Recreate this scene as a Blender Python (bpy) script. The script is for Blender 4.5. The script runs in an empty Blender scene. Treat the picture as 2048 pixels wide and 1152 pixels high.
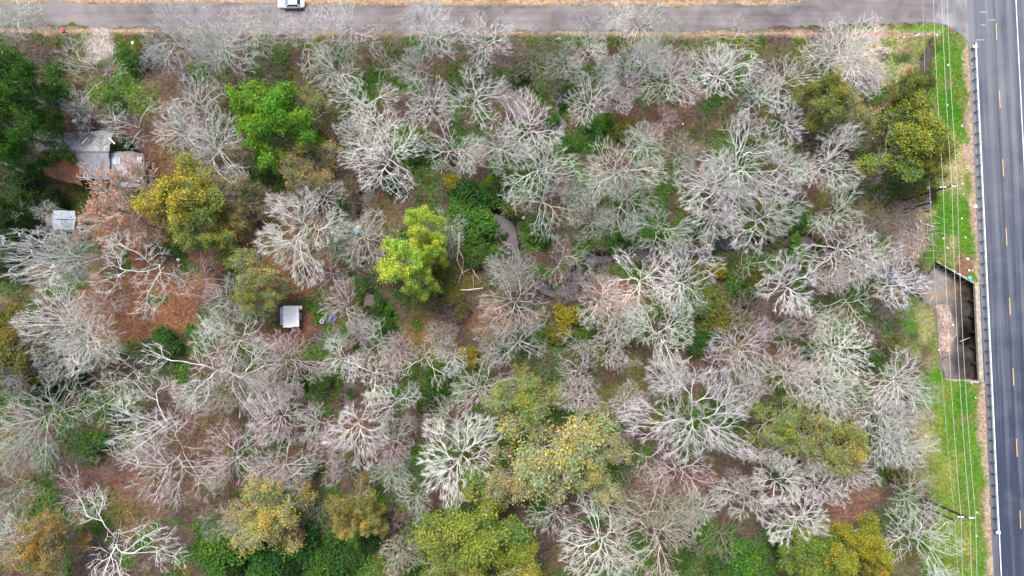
import bpy, math, random
import numpy as np
from mathutils import Vector, Matrix

C = bpy.context.scene.collection
R_ = math.radians
# ------------------------------------------------------------------ camera
HCAM = 118.0
cam_d = bpy.data.cameras.new("camera")
cam = bpy.data.objects.new("camera", cam_d)
C.objects.link(cam)
cam_d.sensor_width = 36.0
cam_d.lens = 24.0
cam_d.clip_start = 0.5
cam_d.clip_end = 2000
cam.location = (0, 0, HCAM)
cam.rotation_euler = (R_(2.55), R_(-0.6), 0)
bpy.context.scene.camera = cam
CM = cam.rotation_euler.to_matrix()
FPX = 24.0 / 36.0 * 2048

def at(px, py, z=0.0):
    """ground point (at height z) that the photograph shows at pixel px, py"""
    d = CM @ Vector(((px - 1024) / FPX, -(py - 576) / FPX, -1.0))
    t = (z - HCAM) / d.z
    return Vector((d.x * t, d.y * t, z))

MPP = HCAM / FPX          # metres per photo pixel on the ground
# ------------------------------------------------------------------ light
w = bpy.data.worlds.new("World")
bpy.context.scene.world = w
w.use_nodes = True
nt = w.node_tree
bg = nt.nodes["Background"]
sky = nt.nodes.new("ShaderNodeTexSky")
sky.sky_type = 'NISHITA'
sky.sun_disc = False
SUN_EL, SUN_AZ = R_(62), R_(-25)
sky.sun_elevation = SUN_EL
sky.sun_rotation = SUN_AZ
sky.air_density = 1.0
sky.dust_density = 3.5
sky.ozone_density = 0.8
nt.links.new(sky.outputs[0], bg.inputs[0])
bg.inputs[1].default_value = 0.115
sun_d = bpy.data.lights.new("sun", 'SUN')
sun_d.energy = 1.7
sun_d.angle = R_(24)
sun_d.color = (1.0, 0.96, 0.90)
sun = bpy.data.objects.new("sun", sun_d)
C.objects.link(sun)
sv = Vector((math.sin(SUN_AZ) * math.cos(SUN_EL), math.cos(SUN_AZ) * math.cos(SUN_EL), math.sin(SUN_EL)))
sun.rotation_euler = sv.to_track_quat('Z', 'Y').to_euler()
vs = bpy.context.scene.view_settings
vs.view_transform = 'Standard'
vs.look = 'None'
vs.exposure = 1.28
vs.gamma = 1.0

rng = np.random.default_rng(7)
random.seed(7)

# ------------------------------------------------------------------ helpers
def mesh_np(name, V, F, mat=None, smooth=False, col=None, colname="Col"):
    """mesh from arrays: V (n,3), F (m,k)"""
    V = np.asarray(V, dtype=np.float32).reshape(-1, 3)
    F = np.asarray(F, dtype=np.int32)
    m, k = F.shape
    me = bpy.data.meshes.new(name)
    me.vertices.add(len(V))
    me.vertices.foreach_set("co", V.ravel())
    me.loops.add(m * k)
    me.loops.foreach_set("vertex_index", F.ravel())
    me.polygons.add(m)
    me.polygons.foreach_set("loop_start", np.arange(0, m * k, k, dtype=np.int32))
    me.polygons.foreach_set("loop_total", np.full(m, k, dtype=np.int32))
    if smooth:
        me.polygons.foreach_set("use_smooth", np.ones(m, dtype=bool))
    me.update(calc_edges=True)
    me.validate()
    if col is not None:
        a = me.color_attributes.new(colname, 'FLOAT_COLOR', 'POINT')
        c4 = np.ones((len(V), 4), dtype=np.float32)
        c4[:, :3] = col
        a.data.foreach_set("color", c4.ravel())
    if mat:
        me.materials.append(mat)
    return me

def link(name, me, parent=None, loc=None):
    o = bpy.data.objects.new(name, me)
    C.objects.link(o)
    if parent:
        o.parent = parent
    if loc is not None:
        o.location = loc
    return o

def tag(o, label=None, cat=None, group=None, kind=None):
    if label: o["label"] = label
    if cat: o["category"] = cat
    if group: o["group"] = group
    if kind: o["kind"] = kind
    return o

def empty(name, loc=(0, 0, 0), rz=0.0):
    o = bpy.data.objects.new(name, None)
    o.empty_display_size = 0.3
    C.objects.link(o)
    o.location = loc
    o.rotation_euler = (0, 0, rz)
    return o

class MB:
    """collects faces of boxes, bars and polygons for one part"""
    def __init__(s):
        s.v, s.f = [], []
    def add(s, vs, fs):
        b = len(s.v)
        s.v += [tuple(p) for p in vs]
        s.f += [tuple(i + b for i in q) for q in fs]
        return s
    def box(s, c, d, rz=0.0, M=None):
        cx, cy, cz = c; dx, dy, dz = (d[0] / 2, d[1] / 2, d[2] / 2)
        P = [Vector((x, y, z)) for z in (-dz, dz) for (x, y) in ((-dx, -dy), (dx, -dy), (dx, dy), (-dx, dy))]
        if M is None:
            M = Matrix.Rotation(rz, 3, 'Z')
        P = [M @ p + Vector(c) for p in P]
        return s.add(P, [(3, 2, 1, 0), (4, 5, 6, 7), (0, 1, 5, 4), (1, 2, 6, 5), (2, 3, 7, 6), (3, 0, 4, 7)])
    def bar(s, a, b, wd, ht=None):
        """box from a to b"""
        a, b = Vector(a), Vector(b)
        ht = ht or wd
        d = (b - a)
        L = d.length
        z = d.normalized()
        x = z.cross(Vector((0, 0, 1)))
        if x.length < 1e-4: x = Vector((1, 0, 0))
        x.normalize(); y = z.cross(x)
        P = []
        for e in (a, b):
            for (i, j) in ((-1, -1), (1, -1), (1, 1), (-1, 1)):
                P.append(e + x * i * wd / 2 + y * j * ht / 2)
        return s.add(P, [(0, 1, 2, 3), (7, 6, 5, 4), (0, 4, 5, 1), (1, 5, 6, 2), (2, 6, 7, 3), (3, 7, 4, 0)])
    def tube(s, pts, rad, n=8, cap=True):
        pts = [Vector(p) for p in pts]
        if not hasattr(rad, '__len__'): rad = [rad] * len(pts)
        V = []
        for i, p in enumerate(pts):
            d = (pts[min(i + 1, len(pts) - 1)] - pts[max(i - 1, 0)]).normalized()
            x = d.cross(Vector((0.13, 0.97, 0.2))).normalized(); y = d.cross(x)
            V += [p + (x * math.cos(2 * math.pi * k / n) + y * math.sin(2 * math.pi * k / n)) * rad[i] for k in range(n)]
        F = [(i * n + k, i * n + (k + 1) % n, (i + 1) * n + (k + 1) % n, (i + 1) * n + k) for i in range(len(pts) - 1) for k in range(n)]
        if cap:
            F += [tuple(range(n))[::-1], tuple((len(pts) - 1) * n + k for k in range(n))]
        return s.add(V, F)
    def prism(s, poly, z0, z1):
        n = len(poly)
        V = [(p[0], p[1], z0) for p in poly] + [(p[0], p[1], z1) for p in poly]
        F = [tuple(range(n))[::-1], tuple(range(n, 2 * n))] + [(i, (i + 1) % n, (i + 1) % n + n, i + n) for i in range(n)]
        return s.add(V, F)
    def build(s, name, mat, parent=None, loc=None, smooth=False, bevel=0):
        me = bpy.data.meshes.new(name)
        me.from_pydata([tuple(p) for p in s.v], [], s.f)
        me.materials.append(mat)
        if smooth:
            for p in me.polygons: p.use_smooth = True
        me.update()
        o = link(name, me, parent, loc)
        if bevel:
            md = o.modifiers.new("bevel", 'BEVEL'); md.width = bevel; md.segments = 2; md.limit_method = 'ANGLE'
        return o

# ------------------------------------------------------------------ materials
def mat_new(name, rough=0.8, spec=0.2):
    m = bpy.data.materials.new(name)
    m.use_nodes = True
    b = m.node_tree.nodes["Principled BSDF"]
    b.inputs["Roughness"].default_value = rough
    b.inputs["Specular IOR Level"].default_value = spec
    return m, m.node_tree, b

def N(nt, t, **kw):
    n = nt.nodes.new(t)
    for k, v in kw.items():
        setattr(n, k, v)
    return n

def mixmul(nt, a, b, fac=1.0, blend='MULTIPLY'):
    n = N(nt, "ShaderNodeMix", data_type='RGBA', blend_type=blend)
    n.inputs[0].default_value = fac
    for i, s in ((6, a), (7, b)):
        if hasattr(s, 'is_output') or isinstance(s, bpy.types.NodeSocket): nt.links.new(s, n.inputs[i])
        else: n.inputs[i].default_value = (*s, 1)
    return n.outputs[2]

def noise_val(nt, scale, detail=3, lo=0.6, hi=1.4, coord="Object", dist=0.0, sc3=None):
    tc = N(nt, "ShaderNodeTexCoord")
    src = tc.outputs[coord]
    if sc3:
        mp = N(nt, "ShaderNodeMapping"); mp.inputs["Scale"].default_value = sc3
        nt.links.new(src, mp.inputs[0]); src = mp.outputs[0]
    n = N(nt, "ShaderNodeTexNoise"); n.inputs["Scale"].default_value = scale; n.inputs["Detail"].default_value = detail
    n.inputs["Distortion"].default_value = dist
    nt.links.new(src, n.inputs["Vector"])
    r = N(nt, "ShaderNodeMapRange"); r.inputs[1].default_value = 0.3; r.inputs[2].default_value = 0.7
    r.inputs[3].default_value = lo; r.inputs[4].default_value = hi
    nt.links.new(n.outputs[0], r.inputs[0])
    return r.outputs[0], n

def simple(name, col, rough=0.7, spec=0.3, nscale=3.0, lo=0.75, hi=1.2, metal=0.0, sc3=None):
    m, nt, b = mat_new(name, rough, spec)
    v, _ = noise_val(nt, nscale, 4, lo, hi, sc3=sc3)
    c = N(nt, "ShaderNodeCombineColor")
    for i in range(3): nt.links.new(v, c.inputs[i])
    nt.links.new(mixmul(nt, col, c.outputs[0]), b.inputs["Base Color"])
    b.inputs["Metallic"].default_value = metal
    return m

def attr_mat(name, rough=0.9, attr="Col", objcol=False, island=0.0, transl=0.0, nz=None, bump=None):
    m, nt, b = mat_new(name, rough, 0.15)
    a = N(nt, "ShaderNodeAttribute"); a.attribute_name = attr
    out = a.outputs["Color"]
    if objcol:
        oi = N(nt, "ShaderNodeObjectInfo")
        out = mixmul(nt, out, oi.outputs["Color"])
    if island:
        g = N(nt, "ShaderNodeNewGeometry")
        r = N(nt, "ShaderNodeMapRange"); r.inputs[3].default_value = 1 - island; r.inputs[4].default_value = 1 + island
        nt.links.new(g.outputs["Random Per Island"], r.inputs[0])
        c = N(nt, "ShaderNodeCombineColor")
        for i in range(3): nt.links.new(r.outputs[0], c.inputs[i])
        out = mixmul(nt, out, c.outputs[0])
    if nz:
        for (s, lo, hi) in nz:
            v, n = noise_val(nt, s, 5, lo, hi)
            c = N(nt, "ShaderNodeCombineColor")
            for i in range(3): nt.links.new(v, c.inputs[i])
            out = mixmul(nt, out, c.outputs[0])
    if bump:
        v, n = noise_val(nt, bump[0], 4, 0, 1)
        bp = N(nt, "ShaderNodeBump"); bp.inputs["Strength"].default_value = bump[1]; bp.inputs["Distance"].default_value = 0.15
        nt.links.new(v, bp.inputs["Height"]); nt.links.new(bp.outputs[0], b.inputs["Normal"])
    nt.links.new(out, b.inputs["Base Color"])
    if transl:
        t = N(nt, "ShaderNodeBsdfTranslucent"); nt.links.new(out, t.inputs[0])
        mx = N(nt, "ShaderNodeMixShader"); mx.inputs[0].default_value = transl
        nt.links.new(b.outputs[0], mx.inputs[1]); nt.links.new(t.outputs[0], mx.inputs[2])
        o = [n for n in nt.nodes if n.type == 'OUTPUT_MATERIAL'][0]
        nt.links.new(mx.outputs[0], o.inputs[0])
    return m

def bark_mat(name, mul):
    m, nt, b = mat_new(name, 0.85, 0.15)
    oi = N(nt, "ShaderNodeObjectInfo")
    v, _ = noise_val(nt, 1.3, 4, 0.62, 1.2)
    c = N(nt, "ShaderNodeCombineColor")
    for i in range(3): nt.links.new(v, c.inputs[i])
    o = mixmul(nt, oi.outputs["Color"], c.outputs[0])
    nt.links.new(mixmul(nt, o, mul), b.inputs["Base Color"])
    return m

M_GROUND = attr_mat("ground_soil", 0.95, nz=[(0.35, 0.8, 1.2), (1.6, 0.62, 1.38), (6.0, 0.55, 1.45)], bump=(2.5, 0.7))
M_LEAF = attr_mat("leaf", 0.7, objcol=True, island=0.28, transl=0.25)
M_BLADE = attr_mat("ground_leaf", 0.85, island=0.38)
M_TWIG = bark_mat("pale_twig_bark", (1, 1, 1))
M_TRUNK = bark_mat("grey_trunk_bark", (0.4, 0.38, 0.36))
M_STICK = attr_mat("dead_stem", 0.9, island=0.35)
M_WATER = attr_mat("muddy_water", 0.06, nz=[(0.25, 0.75, 1.2), (1.4, .8, 1.15)])
M_WATER.node_tree.nodes["Principled BSDF"].inputs["Specular IOR Level"].default_value = 0.5
M_CONC = simple("weathered_concrete", (0.36, 0.32, 0.26), 0.9, 0.2, 1.2, 0.6, 1.2)
M_DARKCONC = simple("shade_dark_concrete", (0.028, 0.025, 0.022), 0.9, 0.2, 1.0, 0.5, 1.3)  # dark tone puts the shade of bridge and wing walls into the colour
M_WHITE = simple("white_paint", (0.86, 0.86, 0.86), 0.5, 0.3, 2.0, 0.9, 1.05)
M_POLE = simple("creosoted_wood", (0.05, 0.042, 0.036), 0.9, 0.2, 4, 0.6, 1.4, sc3=(4, 4, .4))
M_CABLE = simple("bare_aluminium_cable", (0.5, 0.5, 0.47), 0.5, 0.5, 1, 0.95, 1.05)
M_GALV = simple("galvanised_steel", (0.55, 0.6, 0.64), 0.45, 0.5, 2, 0.85, 1.1)
M_WOODPOST = simple("dark_timber", (0.06, 0.055, 0.05), 0.9, 0.2, 3)
M_WOOD = simple("bare_lumber", (0.55, 0.42, 0.34), 0.8, 0.2, 3, sc3=(1, 6, 1))
M_OLDWOOD = simple("weathered_boards", (0.22, 0.19, 0.17), 0.9, 0.2, 3, sc3=(1, 6, 1))
M_BLACK = simple("black_rubber", (0.02, 0.02, 0.022), 0.8, 0.2)
M_BLUE = simple("blue_plastic", (0.03, 0.10, 0.42), 0.4, 0.4)
M_SKYBLUE = simple("light_blue_plastic", (0.10, 0.50, 0.75), 0.4, 0.4)
M_GREYPL = simple("grey_plastic", (0.42, 0.45, 0.48), 0.5, 0.4)
M_RED = simple("red_paint", (0.55, 0.02, 0.03), 0.4, 0.4, 2, 0.9, 1.1)
M_DARK = simple("shade_black", (0.012, 0.012, 0.012), 0.9, 0.1)  # near-black colour stands in for shade under the bridge and in pipes

def tin_mat(name, base, rust, amt, axis=0, per=0.22):
    """corrugated sheet with rust and stains"""
    m, nt, b = mat_new(name, 0.6, 0.35)
    v, n1 = noise_val(nt, 0.45, 6, 0, 1, dist=0.6)
    cr = N(nt, "ShaderNodeValToRGB"); cr.color_ramp.elements[0].position = 1 - amt - 0.12; cr.color_ramp.elements[1].position = 1 - amt + 0.18
    cr.color_ramp.elements[0].color = (*base, 1); cr.color_ramp.elements[1].color = (*rust, 1)
    nt.links.new(v, cr.inputs[0])
    v2, _ = noise_val(nt, 2.2, 5, 0.68, 1.25, sc3=(3, 0.5, 1) if axis == 0 else (0.5, 3, 1))
    c = N(nt, "ShaderNodeCombineColor")
    for i in range(3): nt.links.new(v2, c.inputs[i])
    nt.links.new(mixmul(nt, cr.outputs[0], c.outputs[0]), b.inputs["Base Color"])
    tc = N(nt, "ShaderNodeTexCoord"); wv = N(nt, "ShaderNodeTexWave"); wv.bands_direction = 'X' if axis == 0 else 'Y'
    wv.inputs["Scale"].default_value = 0.314 / per; nt.links.new(tc.outputs["Object"], wv.inputs[0])
    bp = N(nt, "ShaderNodeBump"); bp.inputs["Strength"].default_value = 0.8; bp.inputs["Distance"].default_value = 0.06
    nt.links.new(wv.outputs["Fac"], bp.inputs["Height"]); nt.links.new(bp.outputs[0], b.inputs["Normal"])
    return m

M_TIN = tin_mat("grey_tin_sheet", (0.31, 0.31, 0.335), (0.27, 0.19, 0.165), 0.4)
M_TINOLD = tin_mat("tattered_tin_sheet", (0.38, 0.37, 0.385), (0.2, 0.165, 0.15), 0.45)
M_TINRUST = tin_mat("pine_straw_covered_tin", (0.30, 0.12, 0.065), (0.22, 0.09, 0.055), 0.4)
M_TINPALE = tin_mat("pale_blue_grey_tin_sheet", (0.42, 0.46, 0.53), (0.40, 0.37, 0.40), 0.22)

# ------------------------------------------------------------------ noise
def vnoise(x, y, scale, seed):
    g = np.random.default_rng(seed).random((256, 256))
    X = np.asarray(x) / scale + 4096.3; Y = np.asarray(y) / scale + 4096.7
    xi = np.floor(X).astype(int); yi = np.floor(Y).astype(int)
    fx = X - xi; fy = Y - yi
    fx = fx * fx * (3 - 2 * fx); fy = fy * fy * (3 - 2 * fy)
    a = g[xi % 256, yi % 256]; b = g[(xi + 1) % 256, yi % 256]; c = g[xi % 256, (yi + 1) % 256]; d = g[(xi + 1) % 256, (yi + 1) % 256]
    return (a * (1 - fx) + b * fx) * (1 - fy) + (c * (1 - fx) + d * fx) * fy

def fbm(x, y, scale, seed):
    return (vnoise(x, y, scale, seed) + 0.5 * vnoise(x, y, scale / 2.1, seed + 1) + 0.25 * vnoise(x, y, scale / 4.3, seed + 2)) / 1.75

def g2(px, py):
    p = at(px, py, 0); return (p.x, p.y)

def seg_dist(X, Y, pl):
    """distance to a polyline and the width interpolated along it; pl = [(x,y,w)...]"""
    best = np.full(X.shape, 1e9); bw = np.ones(X.shape)
    for (x0, y0, w0), (x1, y1, w1) in zip(pl, pl[1:]):
        dx, dy = x1 - x0, y1 - y0
        L = dx * dx + dy * dy + 1e-9
        t = np.clip(((X - x0) * dx + (Y - y0) * dy) / L, 0, 1)
        d = np.hypot(X - x0 - t * dx, Y - y0 - t * dy)
        m = d < best
        best = np.where(m, d, best); bw = np.where(m, w0 + t * (w1 - w0), bw)
    return best, bw

def inpoly(X, Y, poly):
    r = np.zeros(X.shape, bool)
    n = len(poly)
    for i in range(n):
        x0, y0 = poly[i]; x1, y1 = poly[(i + 1) % n]
        c = ((y0 > Y) != (y1 > Y)) & (X < (x1 - x0) * (Y - y0) / (y1 - y0 + 1e-12) + x0)
        r ^= c
    return r

# ------------------------------------------------------------------ creeks and terrain
def chan(pts):
    return [(*g2(p[0], p[1]), p[2] * MPP) for p in pts]
CREEK_MAIN = chan([(912, 330, 9), (925, 372, 12), (955, 400, 10), (985, 422, 24), (1003, 450, 40), (1022, 484, 34), (1038, 515, 22), (1065, 560, 6), (1100, 582, 30), (1140, 580, 40),
                   (1165, 548, 36), (1190, 522, 30), (1240, 510, 26), (1290, 510, 22), (1350, 516, 12), (1415, 500, 24), (1465, 486, 28), (1530, 488, 9), (1585, 480, 26), (1625, 488, 24),
                   (1690, 510, 12), (1760, 540, 20), (1830, 570, 46), (1880, 585, 60)])
CREEK_B = chan([(742, 590, 12), (735, 640, 12), (726, 680, 22), (713, 722, 22), (700, 765, 14), (690, 830, 10)])
CREEK_C = chan([(775, 345, 8), (748, 375, 16), (722, 398, 18), (718, 432, 10)])
CREEK_D = chan([(1118, 84, 6), (1119, 130, 4), (1120, 175, 6), (1122, 195, 18), (1114, 215, 12), (1116, 232, 5), (1123, 250, 13), (1127, 270, 5), (1150, 300, 4)])
DITCH = chan([(1866, 74, 8), (1863, 105, 16), (1858, 135, 22), (1853, 180, 10), (1853, 235, 10)])
HOLE = chan([(1866, 383, 16), (1864, 396, 20), (1858, 414, 16)])
BASIN_L = [g2(*p) for p in [(1866, 517), (1852, 545), (1845, 575), (1862, 610), (1868, 650), (1872, 700), (1878, 740), (1884, 757)]]
BR0, BR1 = at(1949, 567, 0), at(1958, 762, 0)          # bridge face
BDIR = (BR1 - BR0).normalized(); BOUT = Vector((BDIR.y, -BDIR.x, 0))
if BOUT.x < 0: BOUT = -BOUT                            # points under the highway
BASIN = [g2(1866, 517), (BR0.x, BR0.y), (BR0.x + 22 * BOUT.x, BR0.y + 22 * BOUT.y), (BR1.x + 22 * BOUT.x, BR1.y + 22 * BOUT.y), (BR1.x, BR1.y)] + BASIN_L[::-1][:-1]
SAND = chan([(1898, 625, 26), (1905, 665, 34), (1902, 700, 26)])

def height(X, Y):
    X = np.asarray(X, float); Y = np.asarray(Y, float)
    h = 0.35 * (fbm(X, Y, 9, 11) - 0.5) + 0.12 * (vnoise(X, Y, 1.6, 15) - 0.5)
    for pl, dep in ((CREEK_MAIN, 2.25), (CREEK_B, 1.3), (CREEK_C, 1.6), (CREEK_D, 1.25), (DITCH, 1.4), (HOLE, 1.5)):
        d, wd = seg_dist(X, Y, pl)
        d = d + (vnoise(X, Y, 2.6, 21) - 0.5) * 1.9 + (vnoise(X, Y, 1.1, 22) - 0.5) * .7
        k = 1 - np.clip((d - wd * 0.34) / (0.22 * wd + 0.5), 0, 1)
        k = k * k * (3 - 2 * k)
        h = h - dep * k
    # highway, side road and verge lie flat
    e0, e1 = at(1940, 87, 0), at(1986, 1100, 0)
    t = (X - (e0.x + (Y - e0.y) * (e1.x - e0.x) / (e1.y - e0.y)))
    flat = np.clip((t + 3) / 2.5, 0, 1)
    sy = at(1000, 62, 0).y
    flat = np.maximum(flat, np.clip((Y - sy + 2.0) / 1.6, 0, 1) * (X < 95))
    h = h * (1 - flat) + flat * -0.03
    # basin in front of the bridge
    ins = inpoly(X, Y, BASIN)
    d, _ = seg_dist(X, Y, [(p[0], p[1], 1) for p in BASIN_L])
    k = np.clip(d / 2.6, 0, 1); k = k * k * (3 - 2 * k)
    ds, ws = seg_dist(X, Y, SAND)
    bar = np.clip(1 - (ds - ws * 0.25) / (ws * 0.9), 0, 1); bar = bar * bar * (3 - 2 * bar)
    hb = -2.4 + 1.15 * bar + 0.25 * (fbm(X, Y, 2.5, 33) - 0.5)
    h = np.where(ins, h * (1 - k) + hb * k, h)
    return h

# colours that the surfaces themselves have (linear)
BROWN = (0.082, 0.053, 0.042); RUST = (0.19, 0.088, 0.048); DKBROWN = (0.10, 0.052, 0.038); OLIVE = (0.10, 0.098, 0.02)
GREEN = (0.042, 0.105, 0.014); GRASS = (0.085, 0.19, 0.018); STRAW = (0.33, 0.27, 0.145); SANDC = (0.42, 0.31, 0.235)
PEACH = (0.33, 0.225, 0.15); OCHRE = (0.17, 0.125, 0.048); MUD = (0.03, 0.024, 0.02); PINK = (0.26, 0.17, 0.135); DKGRASS = (0.08, 0.095, 0.018)
GREYT = (0.17, 0.13, 0.10); DRIVE = (0.34, 0.29, 0.27)
PATCH = [
 # px, py, rx, ry, colour, strength
 (240,630,170,75,RUST,.95),(330,560,120,60,RUST,.8),(450,470,90,70,RUST,.75),(560,560,60,70,(.19,.085,.05),.9),(640,560,70,60,RUST,.5),(590,660,70,40,(.17,.07,.045),.9),
 (560,420,90,50,RUST,.45),(300,430,120,70,RUST,.8),(300,960,190,80,(.15,.075,.055),.6),(380,870,130,60,(.15,.072,.05),.5),(600,920,90,60,(.17,.085,.055),.6),(820,700,120,60,(.19,.09,.06),.5),
 (1000,640,110,40,(.2,.10,.06),.5),(1230,600,60,40,(.24,.11,.075),.8),(1700,1000,80,70,(.16,.085,.062),.95),(1640,960,60,60,(.13,.07,.055),.8),(1280,230,80,40,(.16,.075,.05),.6),(1360,250,90,50,(.16,.08,.06),.6),
 (1340,970,140,60,(.16,.085,.07),.7),(800,410,80,50,(.18,.09,.065),.55),(330,190,90,80,(.16,.10,.065),.6),(90,180,60,50,(.12,.07,.05),.7),(330,310,50,60,(.15,.08,.045),.7),
 (1590,720,80,60,(.15,.08,.055),.55),(1480,1010,90,70,(.13,.075,.06),.6),(700,870,120,60,(.17,.085,.05),.5),(640,330,100,70,(.17,.11,.055),.4),(1240,180,40,40,(.13,.06,.045),.6),
 (900,560,90,60,OLIVE,.8),(1430,620,70,70,OLIVE,.7),(620,300,90,60,OLIVE,.4),(480,260,60,40,OLIVE,.4),
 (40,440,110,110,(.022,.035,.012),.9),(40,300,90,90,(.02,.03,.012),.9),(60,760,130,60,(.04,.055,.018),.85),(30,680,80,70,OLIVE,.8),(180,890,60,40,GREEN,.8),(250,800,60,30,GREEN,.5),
 (950,450,90,80,GREEN,.95),(1050,460,70,60,GREEN,.8),(1010,380,90,40,GREEN,.7),(840,310,50,40,GREEN,.85),(900,380,60,40,GREEN,.6),(1140,290,60,40,GREEN,.9),(1120,230,30,60,GREEN,.8),(1200,260,60,35,GREEN,.7),
 (1250,150,70,40,GREEN,.6),(1040,150,60,40,GREEN,.6),(1250,470,100,30,GREEN,.6),(1330,470,100,50,GREEN,.7),(1470,470,80,35,GREEN,.8),(1390,650,60,70,GREEN,.75),(1500,560,80,40,GREEN,.6),(1600,440,50,40,GREEN,.7),
 (1590,520,60,40,GREEN,.7),(1700,700,80,50,GREEN,.6),(870,770,80,60,GREEN,.8),(760,640,40,60,GREEN,.8),(1060,700,60,60,GREEN,.6),(1180,700,60,90,(.06,.10,.02),.6),(600,1100,180,70,GREEN,.9),(440,1090,100,60,GREEN,.85),
 (1400,1110,120,50,GREEN,.7),(1580,1110,150,50,GREEN,.6),(330,700,80,30,GREEN,.85),(640,760,60,40,GREEN,.7),(120,700,90,40,OLIVE,.6),(860,1080,90,60,GREEN,.8),(1180,380,40,40,GREEN,.5),
 (250,190,60,60,GRASS,.55),(255,120,45,50,(.06,.12,.016),.85),(300,100,50,35,(.07,.11,.016),.7),(150,80,32,18,DKGRASS,.9),
 (700,90,400,14,DKGRASS,.7),(1250,88,300,18,DKGRASS,.85),(1480,95,140,30,(.095,.105,.018),.95),(1600,100,90,34,(.085,.095,.017),.9),
 # right verge
 (1740,115,70,50,STRAW,.75),(1790,95,60,40,STRAW,.7),(1800,150,45,40,STRAW,.75),(1780,130,18,60,(.16,.20,.04),.6),(1830,120,28,60,(.27,.235,.12),.6),
 (1870,66,55,16,GRASS,1),(1890,92,26,40,GRASS,1),(1884,140,16,50,GRASS,1),(1838,95,22,36,(.18,.2,.06),.8),(1830,62,45,12,GRASS,.9),(1896,130,36,80,GRASS,1),(1898,220,32,75,(.06,.17,.012),1),(1885,160,10,40,GRASS,.8),(1912,280,18,40,GRASS,.7),
 (1895,310,45,45,(.22,.23,.06),.8),(1905,370,40,40,STRAW,.7),(1830,340,60,50,(.13,.15,.04),.6),(1925,330,20,60,STRAW,.7),
 (1885,440,28,60,(.065,.18,.012),1),(1920,430,18,50,GRASS,.8),(1870,480,24,30,GRASS,.85),(1905,480,14,30,STRAW,.7),(1925,480,16,24,GRASS,.7),(1930,530,22,28,(.17,.085,.055),.85),(1900,405,26,30,GRASS,.6),
 (1825,470,40,48,(.29,.215,.18),.95),(1790,450,40,50,(.15,.115,.075),.7),(1850,420,20,20,STRAW,.7),
 (1825,640,38,60,GRASS,.8),(1850,660,24,60,STRAW,.6),(1830,700,30,40,(.17,.2,.05),.7),(1855,720,25,30,PINK,.5),(1800,700,30,40,(.10,.10,.04),.7),
 (1865,790,30,40,GRASS,.9),(1925,800,36,38,(.06,.17,.012),1),(1890,790,20,30,(.2,.22,.05),.6),(1880,900,40,90,(.15,.2,.035),.85),(1930,900,24,60,GRASS,.9),(1900,860,16,70,GRASS,.6),(1850,870,30,60,STRAW,.5),
 (1895,960,40,60,(.2,.22,.05),.85),(1945,1000,16,70,GRASS,.8),(1900,1050,40,60,(.13,.19,.03),.9),(1930,1080,28,60,(.22,.21,.06),.7),(1950,1060,16,60,GRASS,.6),(1910,1130,30,40,(.13,.18,.03),.8),(1850,950,40,40,(.13,.14,.04),.6),(1800,930,40,40,(.1,.1,.035),.7),
]
VERGE_E = [(1926,110),(1931,300),(1934,420),(1944,520),(1950,565),(1957,762),(1950,800),(1958,880),(1962,1000),(1966,1152)]

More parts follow.
